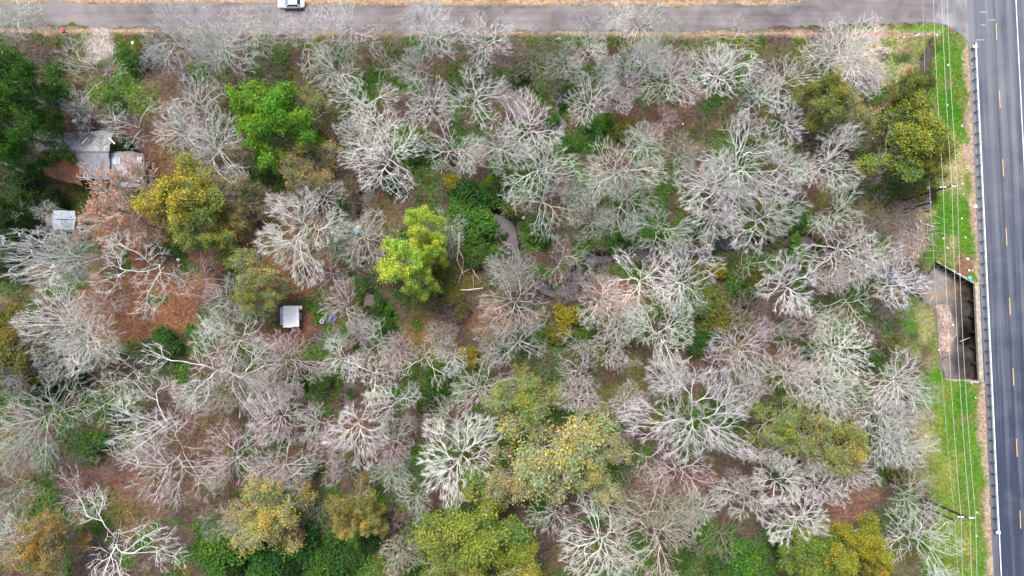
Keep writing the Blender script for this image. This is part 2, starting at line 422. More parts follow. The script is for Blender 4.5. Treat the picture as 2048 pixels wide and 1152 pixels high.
def tone(X, Y):
    """colour of the ground itself"""
    X = np.asarray(X, float); Y = np.asarray(Y, float)
    n1 = fbm(X, Y, 6.0, 41); n2 = fbm(X, Y, 2.4, 47); n3 = fbm(X, Y, 3.5, 53)
    c = np.empty(X.shape + (3,)); c[...] = BROWN
    k = np.clip((n1 - 0.47) * 5, 0, 1)[..., None]; c = c * (1 - k) + np.array(OLIVE) * k * 0.8 + c * k * 0.2
    k = np.clip((n3 - 0.45) * 6, 0, 1)[..., None]; c = c * (1 - .85 * k) + np.array(GREEN) * .85 * k
    k = np.clip((n2 - 0.58) * 6, 0, 1)[..., None]; c = c * (1 - .6 * k) + np.array(GREYT) * .6 * k
    nz = (n2 - 0.5) * 1.5 + (n1 - 0.5) * 0.9
    va, vb, vc = at(1835, 70), at(1835, 600), at(1845, 1152)          # the mown verge is grass throughout
    k = np.clip((X - np.interp(-Y, [-va.y, -vb.y, -vc.y], [va.x, vb.x, vc.x])) / 2.5 + nz * .6, 0, 1)[..., None]
    gk = np.clip((n3 - .40) * 5, 0, 1)[..., None]
    c = c * (1 - k) + (np.array((.15, .17, .05)) * (1 - gk) + np.array(GRASS) * gk) * k
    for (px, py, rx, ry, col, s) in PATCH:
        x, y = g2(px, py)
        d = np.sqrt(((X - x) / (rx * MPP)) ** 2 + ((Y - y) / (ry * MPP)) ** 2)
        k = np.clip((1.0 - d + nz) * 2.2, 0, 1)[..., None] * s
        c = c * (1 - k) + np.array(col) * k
    # gravel strip beside the highway
    xs = np.array([g2(*p)[0] for p in VERGE_E]); ys = np.array([g2(*p)[1] for p in VERGE_E])
    e = np.interp(-Y, -ys, xs)
    yt = at(1500, 55, 0).y
    k = (np.clip((X - e + nz * 1.6) * 1.1, 0, 1) * (Y < yt))[..., None]
    c = c * (1 - k) + np.array((0.34, 0.245, 0.185)) * k * .9 + c * .1 * k
    # sandy shoulders of the side road
    ylo = at(1000, 66, 0).y
    k = (np.clip(1 - np.abs(Y - ylo - 0.1) / 0.75 + nz * 0.8, 0, 1) * np.clip((Y - ylo + 1.3) * 2, 0, 1) * (X < at(1880, 60).x))[..., None]
    c = c * (1 - k) + np.array((0.31, 0.215, 0.155)) * k
    yhi = at(1000, 10, 0).y
    k = np.clip((Y - yhi + 0.6) / 1.0, 0, 1)[..., None]
    k2 = np.clip((Y - yhi - 1.0 + nz) / 0.8, 0, 1)[..., None]
    up = np.array(PEACH) * (1 - k2) + np.array(OCHRE) * k2
    c = c * (1 - k) + up * k
    # drive
    x, y = g2(200, 85)
    d = np.sqrt(((X - x) / (28 * MPP)) ** 2 + ((Y - y) / (48 * MPP)) ** 2)
    k = np.clip((1 - d + nz * 1.1) * 1.8, 0, 1)[..., None] * .9
    c = c * (1 - k) + np.array(DRIVE) * k
    # wet banks
    for pl in (CREEK_MAIN, CREEK_B, CREEK_C, CREEK_D, DITCH, HOLE):
        d, wd = seg_dist(X, Y, pl)
        bk = 0.0 if pl is DITCH or pl is CREEK_D else 0.35
        k = np.clip((wd * 0.5 + bk - d) / 0.5 + nz * 0.5 * (bk > 0), 0, 1)[..., None]
        c = c * (1 - k) + np.array(MUD) * k
    ins = inpoly(X, Y, BASIN)
    ds, ws = seg_dist(X, Y, SAND)
    s = np.clip(1.15 - ds / ws + nz * 0.9, 0, 1)[..., None]
    bc = np.array((0.13, 0.10, 0.08)) * (1 - s) + np.array((0.37, 0.275, 0.215)) * s
    dl, _ = seg_dist(X, Y, [(p[0], p[1], 1) for p in BASIN_L])
    kk = (ins * np.clip(dl / 1.2, 0, 1))[..., None]
    c = c * (1 - kk) + bc * kk
    return c

def axis(lo, hi, step, far):
    a = np.arange(lo, hi + step, step)
    o = np.array([4, 10, 22, 45, 90, 170, far])
    return np.concatenate([lo - o[::-1], a, a[-1] + o])
gx = axis(-108, 106, 0.45, 420.0); gy = axis(-64, 66, 0.45, 420.0)
GX, GY = np.meshgrid(gx, gy)
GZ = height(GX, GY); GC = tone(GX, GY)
nx, ny = len(gx), len(gy)
idx = np.arange(nx * ny).reshape(ny, nx)
F = np.stack([idx[:-1, :-1], idx[:-1, 1:], idx[1:, 1:], idx[1:, :-1]], -1).reshape(-1, 4)
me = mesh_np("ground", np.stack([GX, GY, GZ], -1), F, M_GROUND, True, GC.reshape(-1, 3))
tag(link("ground", me), kind="structure")

def ribbon(name, pl, z, wmul, col, n=6):
    """water sheet along a channel"""
    pts = []
    for (x0, y0, w0), (x1, y1, w1) in zip(pl, pl[1:]):
        for k in range(n):
            t = k / n; pts.append((x0 + t * (x1 - x0), y0 + t * (y1 - y0), w0 + t * (w1 - w0)))
    pts.append(pl[-1])
    P = np.array(pts); T = np.gradient(P[:, :2], axis=0); T /= np.linalg.norm(T, axis=1)[:, None] + 1e-9
    Nn = np.stack([-T[:, 1], T[:, 0]], 1)
    V = []; 
    for s in (-1, -0.33, 0.33, 1):
        q = P[:, :2] + Nn * (P[:, 2:3] * wmul + 0.5) * s
        V.append(np.column_stack([q, np.full(len(q), z)]))
    V = np.stack(V, 1); m = len(P); ii = np.arange(m * 4).reshape(m, 4)
    F = np.stack([ii[:-1, :-1], ii[1:, :-1], ii[1:, 1:], ii[:-1, 1:]], -1).reshape(-1, 4)
    cc = np.array(col) * np.ones((m * 4, 1))
    o = link(name, mesh_np(name, V.reshape(-1, 3), F, M_WATER, True, cc))
    return tag(o, kind="structure")
LILAC = (0.09, 0.08, 0.092)
ribbon("creek_water", CREEK_MAIN[:-1], -1.78, 0.6, LILAC)
ribbon("stream_water", CREEK_B, -0.85, 0.6, (0.13, 0.105, 0.105))
ribbon("gully_water", CREEK_C, -1.3, 0.5, (0.02, 0.017, 0.015))
ribbon("drain_water", CREEK_D[2:-1], -0.78, 0.6, (0.15, 0.145, 0.145))
ribbon("ditch_water", DITCH, -0.95, 0.6, (0.075, 0.062, 0.045))
ribbon("washout_water", HOLE, -1.05, 0.6, (0.14, 0.132, 0.132))
# pool at the bridge
bx = np.linspace(min(p[0] for p in BASIN) - 1, BR1.x + 20, 60); by = np.linspace(BR1.y + .2, g2(1866, 517)[1], 60)
BX, BY = np.meshgrid(bx, by); ii = np.arange(3600).reshape(60, 60)
F = np.stack([ii[:-1, :-1], ii[:-1, 1:], ii[1:, 1:], ii[1:, :-1]], -1).reshape(-1, 4)
cxm, cym = BX[:-1, :-1] + .3, BY[:-1, :-1] + .2
keep = inpoly(cxm, cym, BASIN).ravel()
wc = np.ones((60, 60, 3)) * np.array((0.16, 0.14, 0.125))
for (px, py, rx, ry, col, s) in [(1900, 588, 40, 14, (.27, .2, .13), .8), (1930, 585, 18, 40, (.13, .075, .028), .95), (1946, 665, 30, 120, (.010, .008, .007), 1), (1932, 735, 24, 30, (.03, .022, .016), .95), (1895, 740, 22, 22, (.22, .19, .185), .9), (1890, 560, 25, 25, (.21, .19, .18), .7)]:  # near-black patch paints the bridge's shadow and reflection into the water colour
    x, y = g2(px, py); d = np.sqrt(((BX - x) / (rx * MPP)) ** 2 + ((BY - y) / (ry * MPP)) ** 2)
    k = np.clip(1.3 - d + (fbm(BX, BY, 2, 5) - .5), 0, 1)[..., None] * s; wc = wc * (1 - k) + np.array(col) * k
me = mesh_np("pool_water", np.stack([BX, BY, np.full_like(BX, -1.8)], -1), F[keep], M_WATER, True, wc.reshape(-1, 3))
tag(link("pool_water", me), kind="structure")

# ------------------------------------------------------------------ roads
def road_mat(name, dark, light, bands, grad=None, streak=(6, .12, 1), mott=.42):
    """asphalt: bands = [(pos 0..1 across, lightness)] in generated X, long streaks, patches"""
    m, nt, b = mat_new(name, 0.85, 0.25)
    tc = N(nt, "ShaderNodeTexCoord"); sp = N(nt, "ShaderNodeSeparateXYZ"); nt.links.new(tc.outputs["Generated"], sp.inputs[0])
    v, _ = noise_val(nt, 1.0, 6, -0.2, 0.2, sc3=streak)
    v2, _ = noise_val(nt, 0.16, 8, -mott, mott, dist=.8)
    cr = N(nt, "ShaderNodeValToRGB"); cr.color_ramp.interpolation = 'EASE'
    e = cr.color_ramp.elements
    while len(e) < len(bands): e.new(0.5)
    for i, (p, l) in enumerate(bands): e[i].position = p; e[i].color = (l, l, l, 1)
    nt.links.new(sp.outputs[0], cr.inputs[0])
    ad = N(nt, "ShaderNodeMath", operation='ADD'); nt.links.new(cr.outputs[0], ad.inputs[0]); nt.links.new(v, ad.inputs[1])
    ad2 = N(nt, "ShaderNodeMath", operation='ADD'); nt.links.new(ad.outputs[0], ad2.inputs[0]); nt.links.new(v2, ad2.inputs[1])
    last = ad2
    if grad:
        mr = N(nt, "ShaderNodeMapRange"); mr.inputs[1].default_value = grad[0]; mr.inputs[2].default_value = grad[1]; mr.inputs[3].default_value = grad[2]; mr.inputs[4].default_value = grad[3]
        nt.links.new(sp.outputs[1], mr.inputs[0])
        ad3 = N(nt, "ShaderNodeMath", operation='ADD'); nt.links.new(ad2.outputs[0], ad3.inputs[0]); nt.links.new(mr.outputs[0], ad3.inputs[1]); last = ad3
    mx = N(nt, "ShaderNodeMix", data_type='RGBA'); mx.clamp_factor = True
    nt.links.new(last.outputs[0], mx.inputs[0]); mx.inputs[6].default_value = (*dark, 1); mx.inputs[7].default_value = (*light, 1)
    g, _ = noise_val(nt, 9, 3, 0.8, 1.2)
    c = N(nt, "ShaderNodeCombineColor")
    for i in range(3): nt.links.new(g, c.inputs[i])
    nt.links.new(mixmul(nt, mx.outputs[2], c.outputs[0]), b.inputs["Base Color"])
    return m

HW0, HW1 = at(1952, 87, 0.0), at(2000, 1100, 0.0)      # white line on the near side
HD = (HW1 - HW0).normalized(); HANG = math.atan2(-HD.x, HD.y) + math.pi
hw_mid = (HW0 + HW1) / 2
HW = Matrix.Translation(hw_mid) @ Matrix.Rotation(math.atan2(HD.x, -HD.y), 4, 'Z')   # local +x across to the far side, -y down the photo
def hw(x, y, z=0.0):
    return HW @ Vector((x, y, z))
HWI = HW.inverted()
def hwl(px, py, z=0.0):
    return HWI @ at(px, py, z)
HA = HW.to_euler().z
def strip(name, x0, x1, y0, y1, z, mat, n=1):
    mb = MB()
    for k in range(n):
        a = y0 + (y1 - y0) * k / n; b = y0 + (y1 - y0) * (k + 1) / n
        mb.add([(x0, a, 0), (x1, a, 0), (x1, b, 0), (x0, b, 0)], [(0, 1, 2, 3)])
    o = mb.build(name, mat)
    o.matrix_world = HW @ Matrix.Translation((0, 0, z))
    return tag(o, kind="structure")
M_HIGH = road_mat("highway_asphalt", (0.032, 0.041, 0.068), (0.17, 0.176, 0.192),
    [(0.0, .6), (.09, .5), (.13, .14), (.27, .14), (.32, .42), (.38, .14), (.46, .12), (.52, .36), (.58, .14), (.65, .12), (.70, .42), (.76, .06), (.85, .02), (1, .4)],
    grad=(0.445, 0.56, -0.16, 0.42), streak=(2.2, .05, 1), mott=.16)
strip("highway", -1.3, 9.2, -300, 300, 0.03, M_HIGH)
M_LINE = simple("white_road_paint", (0.72, 0.72, 0.71), 0.6, 0.3, 1.2, 0.9, 1.05)
M_YEL = simple("yellow_road_paint", (0.72, 0.43, 0.16), 0.6, 0.3, 1.5, 0.8, 1.1)
yj = hwl(1951, 84).y
strip("edge_line", -0.08, 0.08, -300, yj, 0.038, M_LINE)
strip("edge_line", 7.42, 7.58, -300, 300, 0.038, M_LINE)
mb = MB()
y0 = hwl(1996, 80).y
for k in range(-22, 20):
    a = y0 - k * 12.19
    mb.add([(3.68, a, 0), (3.80, a, 0), (3.80, a + 3.05, 0), (3.68, a + 3.05, 0)], [(0, 1, 2, 3)])
o = mb.build("centre_line", M_YEL); o.matrix_world = HW @ Matrix.Translation((0, 0, 0.038)); tag(o, kind="structure")
M_TAR = simple("tar_seal", (.03, .035, .045))
strip("tar_seam", -.42, -.26, yj, 40, 0.034, M_TAR)
strip("tar_seam", 3.3, 3.36, -90, 60, 0.033, M_TAR)
strip("tar_seam", 5.05, 5.10, -20, 45, 0.033, M_TAR)
# sealed joints and tar patches are part of the surface: a few thin cracks
mb = MB()
for (px, py, L) in [(1966, 24, 1.2), (1984, 40, 1.2), (1960, 80, 1.6), (1966, 50, .9)]:
    q = hwl(px, py); mb.add([(q.x - L / 2, q.y - .06, 0), (q.x + L / 2, q.y - .05, 0), (q.x + L / 2, q.y + .06, 0), (q.x - L / 2, q.y + .05, 0)], [(0, 1, 2, 3)])
o = mb.build("road_crack", simple("worn_seal", (.42, .4, .38))); o.matrix_world = HW @ Matrix.Translation((0, 0, 0.034)); tag(o, kind="structure")

M_SIDE = road_mat("side_road_asphalt", (0.10, 0.088, 0.09), (0.25, 0.225, 0.222), [(0, .5), (.5, .42), (1, .35)], streak=(.05, 1.2, 1))
top = [(-900, 6), (-300, 5), (0, 5), (200, 7), (330, 6), (600, 9), (830, 12), (1000, 13), (1300, 13), (1500, 9), (1600, 4), (1700, -6), (1800, -22), (1870, -45), (1915, -80), (1935, -120)]
bot = [(-900, 50), (-300, 50), (0, 51), (200, 53), (330, 56), (600, 61), (830, 62), (1000, 63), (1300, 62), (1500, 58), (1600, 54), (1700, 51), (1800, 47), (1870, 44), (1915, 62), (1938, 82)]
xs_ = np.concatenate([np.arange(-900, 0, 60), np.arange(0, 1860, 9), np.arange(1860, 1936, 6)])
tp_ = np.interp(xs_, [a[0] for a in top], [a[1] for a in top]); bt_ = np.interp(xs_, [a[0] for a in bot], [a[1] for a in bot])
rg = np.random.default_rng(77)
V = []
for x_, a_, b_ in zip(xs_, tp_, bt_):
    p, q = at(x_, a_), at(x_, b_)
    p.y += .9 * (fbm(np.array([p.x]), np.array([p.y]), 3.5, 3)[0] - .5) + .22 * rg.normal(); q.y += .9 * (fbm(np.array([q.x]), np.array([q.y]), 3.5, 8)[0] - .5) + .18 * rg.normal()
    for k in range(5):
        r = p.lerp(q, k / 4); V.append((r.x, r.y, 0))
ii = np.arange(len(xs_) * 5).reshape(-1, 5)
F = np.stack([ii[:-1, :-1], ii[:-1, 1:], ii[1:, 1:], ii[1:, :-1]], -1).reshape(-1, 4)
o = link("side_road", mesh_np("side_road", np.array(V), F[:, ::-1], M_SIDE), None, (0, 0, 0.02)); tag(o, kind="structure")
# darker junction apron
M_APR = road_mat("junction_asphalt", (0.10, 0.10, 0.115), (0.36, 0.34, 0.33), [(0, .4), (.5, .5), (1, .6)], streak=(.6, .3, 1))
poly = [at(*p) for p in [(1868, 44), (1895, 50), (1918, 66), (1938, 86), (1942, 60), (1936, -60), (1905, -60), (1885, -20)]]
MBa = MB(); MBa.add([(p.x, p.y, 0) for p in poly], [tuple(range(len(poly)))])
tag(MBa.build("junction_apron", M_APR, None, (0, 0, 0.026)), kind="structure")

# ------------------------------------------------------------------ bridge
br = empty("road_bridge", (BR0 + BR1) / 2); tag(br, "low concrete road bridge with dark openings above the muddy pool", "bridge")
BL = (BR1 - BR0).length; bang = math.atan2(BDIR.y, BDIR.x)
br.rotation_euler = (0, 0, bang)      # local x along the face; local y:
ysgn = 1 if (Matrix.Rotation(bang, 3, 'Z') @ Vector((0, 1, 0))).dot(BOUT) > 0 else -1
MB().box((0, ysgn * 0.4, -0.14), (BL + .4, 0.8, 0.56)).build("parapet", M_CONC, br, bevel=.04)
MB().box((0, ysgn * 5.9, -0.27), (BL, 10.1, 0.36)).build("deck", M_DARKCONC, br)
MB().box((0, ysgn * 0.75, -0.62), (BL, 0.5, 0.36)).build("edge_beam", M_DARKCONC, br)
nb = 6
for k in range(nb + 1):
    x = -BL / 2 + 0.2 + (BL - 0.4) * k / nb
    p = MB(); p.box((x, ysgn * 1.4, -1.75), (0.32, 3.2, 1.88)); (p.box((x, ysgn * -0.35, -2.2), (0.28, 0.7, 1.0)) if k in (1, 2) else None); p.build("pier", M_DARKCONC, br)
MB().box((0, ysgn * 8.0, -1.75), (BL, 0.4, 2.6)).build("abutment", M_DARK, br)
for k in range(nb):
    x = -BL / 2 + 0.2 + (BL - 0.4) * (k + .5) / nb
    for j in (-1, 0, 1):
        MB().tube([(x + j * .75, ysgn * 1.1, -3), (x + j * .75, ysgn * 1.1, -0.8)], 0.17, 8).build("pile", M_WOODPOST, br)
# wing walls
def wall(name, label, a, b, z0, z1a, z1b, th, mat, capm):
    a, b = Vector((a[0], a[1], 0)), Vector((b[0], b[1], 0))
    d = (b - a).normalized(); n = Vector((-d.y, d.x, 0)) * th / 2
    t = empty(name, (a + b) / 2); tag(t, label, "wall"); o = (a + b) / 2
    V = [a - n, b - n, b + n, a + n]
    m = MB(); m.add([Vector((p.x - o.x, p.y - o.y, z0)) for p in V] + [Vector((p.x - o.x, p.y - o.y, z)) for p, z in zip(V, (z1a, z1b, z1b, z1a))],
                    [(3, 2, 1, 0), (4, 5, 6, 7), (0, 1, 5, 4), (1, 2, 6, 5), (2, 3, 7, 6), (3, 0, 4, 7)])
    m.build("wall_face", mat, t)
    m = MB(); n2 = n * 1.1
    V = [a - n2, b - n2, b + n2, a + n2]
    m.add([Vector((p.x - o.x, p.y - o.y, z + .003)) for p, z in zip(V, (z1a, z1b, z1b, z1a))] + [Vector((p.x - o.x, p.y - o.y, z + .07)) for p, z in zip(V, (z1a, z1b, z1b, z1a))],
          [(3, 2, 1, 0), (4, 5, 6, 7), (0, 1, 5, 4), (1, 2, 6, 5), (2, 3, 7, 6), (3, 0, 4, 7)])
    m.build("coping", capm, t)
wall("wing_wall", "slanting concrete wing wall with a face coloured shade-dark at the pool's upper side", g2(1865, 515), g2(1949, 566), -3.2, -0.35, 0.05, 0.42, M_DARKCONC, M_CONC)
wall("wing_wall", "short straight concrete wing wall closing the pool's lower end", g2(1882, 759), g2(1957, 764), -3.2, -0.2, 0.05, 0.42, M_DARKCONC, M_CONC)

# ------------------------------------------------------------------ guardrail
gr = empty("guardrail", at(1963, 500)); tag(gr, "galvanised guardrail on dark posts along the highway edge", "guardrail")
gr.matrix_world = HW
ya, yb = hwl(1944, 98).y, hwl(1984, 1060).y
gxl = -0.62
prof = [(0, .44), (.05, .47), (.05, .52), (0, .56), (0, .62), (.05, .66), (.05, .71), (0, .75)]
V = []; ns = 60
for k in range(ns + 1):
    y = ya + (yb - ya) * k / ns
    for (x, z) in prof: V.append((gxl + x, y, z))
    for (x, z) in prof[::-1]: V.append((gxl + x - .035, y, z))
ii = np.arange((ns + 1) * 16).reshape(-1, 16); jj = np.roll(ii, -1, 1)
F = np.stack([ii[:-1], ii[1:], jj[1:], jj[:-1]], -1).reshape(-1, 4)
link("rail", mesh_np("rail", np.array(V), F, M_GALV, False), gr)
npost = int((ya - yb) / 1.905)
pm = None
for k in range(npost + 1):
    y = ya - k * 1.905
    if pm is None:
        p = MB(); p.box((0, 0, .33), (.15, .12, 1.0)); p.box((.17, 0, .6), (.2, .12, .34)); pm = p.build("post", M_WOODPOST, gr, (gxl - .34, y, 0), bevel=.01)
    else:
        q = pm.copy(); C.objects.link(q); q.parent = gr; q.location = (gxl - .34, y, 0)
for s, y in ((1, ya), (-1, yb)):
    MB().add([(-.3, 0, .44), (.34, s * .6, .4), (.34, s * .6, .78), (-.3, 0, .78), (-.24, 0, .44), (.40, s * .6, .4), (.40, s * .6, .78), (-.24, 0, .78), ],
             [(0, 1, 2, 3), (7, 6, 5, 4), (0, 4, 5, 1), (3, 2, 6, 7), (1, 5, 6, 2), (0, 3, 7, 4)]).build("end_shoe", M_GALV, gr, (gxl, y, 0))
    MB().box((-.1, s * .15, .78), (.75, .5, .03)).build("end_plate", M_WHITE, gr, (gxl, y, 0))

# ------------------------------------------------------------------ utility poles and lines
PH = 12.6
T1, T2 = at(1902, 372, PH), at(1938, 1037, PH)
S1, S2 = at(1862, 405, 8.0), at(1911, 1042, 8.0)
LD = (T2 - T1).normalized(); LN = Vector((-LD.y, LD.x, 0))
if LN.x < 0: LN = -LN
arms = {}
for nm, T, lab in (("a", T1, "tall dark utility pole with a pale crossarm beside the olive roadside tree"), ("b", T2, "tall dark utility pole with a pale crossarm over the lower grass verge")):
    u = empty("utility_pole", (T.x, T.y, 0)); tag(u, lab, "utility pole", "tall utility poles along the highway")
    MB().tube([(0, 0, -.5), (0, 0, 5), (0, 0, PH)], [.24, .21, .15], 10).build("pole", M_POLE, u)
    a = MB().bar(-LN * 0.15 + Vector((0, 0, PH - .35)), LN * 1.05 + Vector((0, 0, PH - .3)), .14).build("crossarm", M_WHITE, u)
    MB().bar(-LN * 1.15 + Vector((0, 0, PH - .95)), LN * 0.1 + Vector((0, 0, PH - .9)), .12).build("crossarm", M_WHITE, u)
    MB().bar(LN * .1 + Vector((0, 0, PH - 1.0)), LN * .8 + Vector((0, 0, PH - .4)), .05).build("brace", M_GALV, u)
    for off, z in ((-.8, PH - .85), (0, PH), (1.0, PH - .2)):
        MB().tube([LN * off + Vector((0, 0, z)), LN * off + Vector((0, 0, z + .1)), LN * off + Vector((0, 0, z + .22))], [.08, .1, .05], 8).build("insulator", M_GREYPL, u)
for S, lab in ((S1, "shorter bare telephone pole beside the washout hole on the verge"), (S2, "shorter bare telephone pole on the lower grass verge")):
    u = empty("telephone_pole", (S.x, S.y, 0)); tag(u, lab, "utility pole", "short telephone poles along the highway")
    MB().tube([(0, 0, -.5), (0, 0, 4), (0, 0, 8)], [.2, .18, .14], 10).build("pole", M_POLE, u)
    MB().tube([(0, 0, 8.0), (0, 0, 8.12)], [.15, .08], 10).build("pole_cap", M_GREYPL, u)
    MB().box((0.16, 0, 7.7), (.14, .1, .3)).build("cable_clamp", M_GALV, u)
SP = (T2 - T1).length
def cable(name, A, B, rad, sag, label, cat, group, mat, drift):
    pts = []
    d = B - A; A_ = A - d + Vector((drift, 0, 0))
    for i in (-1, 0, 1):
        for k in range(24):
            t = k / 24
            p = A_.lerp(A, t) if i < 0 else A + d * (i + t)
            p.z = A.z - 4 * sag * t * (1 - t); pts.append(p)
    pts.append(A + d * 2)
    o = MB().tube(pts, rad * .8, 5, False).build(name, mat, smooth=True)
    return tag(o, label, cat, group)
for off, z, lab in ((-.8, PH - .62, "bare overhead power wire, leftmost of the three bright ones"), (0, PH + .24, "bare overhead power wire, middle of the three bright ones"), (1.0, PH + .04, "bare overhead power wire nearest the highway")):
    A, B = T1 + LN * off, T2 + LN * off; A.z = B.z = z
    cable("power_line", A, B, .036, .7, lab, "power line", "power wires along the highway", M_CABLE, .75)
A, B = S1.copy(), S2.copy(); A.z = B.z = 7.85
cable("telephone_line", A, B, .03, .45, "thin grey telephone cable strung along the short poles", "cable", None, M_GREYPL, 2.4)

# ------------------------------------------------------------------ tree growing
def polytubes(lines, sides):
    """many tapering tubes -> V, F ; lines = [(pts (n,3), radii (n))]"""
    P = np.concatenate([l[0] for l in lines]); Rr = np.concatenate([l[1] for l in lines])
    ids = np.concatenate([np.full(len(l[0]), i) for i, l in enumerate(lines)])
    T = np.zeros_like(P)
    same = ids[1:] == ids[:-1]
    d = P[1:] - P[:-1]
    T[:-1][same] += d[same]; T[1:][same] += d[same]
    T /= np.linalg.norm(T, axis=1)[:, None] + 1e-9
    ref = np.where(np.abs(T[:, 2:3]) > .9, np.array([[1., 0, 0]]), np.array([[0, 0, 1.]]))
    X = np.cross(T, ref); X /= np.linalg.norm(X, axis=1)[:, None] + 1e-9
    Y = np.cross(T, X)
    ang = 2 * np.pi * np.arange(sides) / sides
    V = P[:, None, :] + Rr[:, None, None] * (X[:, None, :] * np.cos(ang)[None, :, None] + Y[:, None, :] * np.sin(ang)[None, :, None])
    s = np.nonzero(same)[0]
    k = np.arange(sides); k2 = (k + 1) % sides
    F = np.stack([s[:, None] * sides + k, s[:, None] * sides + k2, (s[:, None] + 1) * sides + k2, (s[:, None] + 1) * sides + k], -1).reshape(-1, 4)
    return V.reshape(-1, 3), F

def unit(v):
    return v / (math.sqrt(v[0] * v[0] + v[1] * v[1] + v[2] * v[2]) + 1e-9)

class Skel:
    """branch skeleton of one tree, metres, crown radius about 6, height about 12"""
    def __init__(s, seed, H=12.0, Rc=6.0, fork=.35, nlimb=7, nb=(7, 5, 4, 3), ang=(.55, .6, .6, .7), up=.10, jit=.12, levels=4, r0=.24, curve=0.0, ratio=.52, lean=(0, 0), flat=False, rt=(.10, .06, .042, .034), elev=(35, 75)):
        s.g = np.random.default_rng(seed); s.lines = []; s.tips = []; s.nb = nb; s.ang = ang; s.up = up; s.jit = jit; s.levels = levels; s.ratio = ratio; s.rt = rt
        g = s.g
        n = 8; pts = []; p = np.array([0., 0, -.4])
        off = np.array([lean[0], lean[1], 0.])
        hz = H * (.62 if not flat else .5)
        for i in range(n + 1):
            t = i / n
            pts.append(np.array([off[0] * t * t, off[1] * t * t, -.4 + (hz + .4) * t]) + np.append(g.normal(0, .12, 2) * t, 0))
        s.trunk = (np.array(pts), np.linspace(r0 * 1.15, r0 * .5, n + 1))
        az = g.random() * 6.28
        for i in range(nlimb):
            t = fork + (1 - fork) * (i + .3 * g.random()) / nlimb
            t = min(t, .999)
            k = t * n; a = int(min(k, n - 1)); q = pts[a] + (pts[a + 1] - pts[a]) * (k - a)
            az += 2.4 + g.normal(0, .35)
            el = math.radians(elev[0] + (elev[1] - elev[0]) * (i / max(1, nlimb - 1)) ** 1.3 + g.normal(0, 5))
            d = np.array([math.cos(az) * math.cos(el), math.sin(az) * math.cos(el), math.sin(el)])
            # length so that the limb ends on the crown's dome
            tz = (H - q[2]); L = 1 / math.sqrt((math.cos(el) / Rc) ** 2 + (math.sin(el) / max(tz, 2.)) ** 2)
            L *= .82 + .3 * g.random()
            s.grow(q, d, L, r0 * (.52 - .2 * t), 0)
    def grow(s, p, d, L, r, lev):
        g = s.g
        n = (8, 6, 4, 3, 2)[lev]
        st = L / n; pts = [p]; rad = [r]; dirs = []
        re = s.rt[min(lev, len(s.rt) - 1)] * (.62 if lev == s.levels else .8)
        rr = max(r, re)
        rad = [rr]
        for i in range(n):
            d = unit(d + g.normal(0, s.jit * (1.0 + .25 * lev), 3) + np.array([0, 0, s.up * (1 if i > 0 else 0)]))
            p = p + d * st; pts.append(p); dirs.append(d)
            rad.append(rr + (re * .8 - rr) * ((i + 1) / n) ** .8)
        s.lines.append((np.array(pts), np.array(rad), lev))
        if lev >= s.levels:
            s.tips.append((p, d)); return
        nb = s.nb[lev]
        m = max(2, int(nb + g.integers(-1, 2)))
        roll = g.random() * 6.28
        for j in range(m):
            t = .25 + .72 * (j + g.random() * .8) / m
            k = t * n; a = int(min(k, n - 1)); q = pts[a] + (pts[a + 1] - pts[a]) * (k - a); dd = dirs[a]
            roll += 2.4
            x = np.cross(dd, [.3, .5, .81]); x = unit(x); y = np.cross(dd, x)
            an = s.ang[lev] * (.75 + .5 * g.random())
            nd = dd * math.cos(an) + (x * math.cos(roll) + y * math.sin(roll)) * math.sin(an)
            if nd[2] < -.25: nd[2] *= .3
            nd = unit(nd)
            s.grow(q, nd, L * s.ratio * (1.15 - .55 * t) * (.8 + .4 * g.random()), rad[a] * .6, lev + 1)
        # the limb's own end goes on as a fork
        for e in (-1, 1):
            x = unit(np.cross(d, g.normal(0, 1, 3)))
            s.grow(p, unit(d + x * .38 * e), L * s.ratio * .62, rad[-1], lev + 1)
    def meshes(s, name, tw=1.0):
        V, F = polytubes([(s.trunk[0], s.trunk[1])], 8)
        tm = mesh_np(name + "_trunk", V, F, M_TRUNK, True)
        big = [(l[0], l[1] * tw) for l in s.lines if l[2] == 0]; small = [(l[0], l[1] * tw) for l in s.lines if l[2] > 0]
        V1, F1 = polytubes(big, 5) if big else (np.zeros((0, 3)), np.zeros((0, 4), int))
        V2, F2 = polytubes(small, 3)
        cm = mesh_np(name + "_crown", np.concatenate([V1, V2]), np.concatenate([F1, F2 + len(V1)]), M_TWIG, True)
        return tm, cm

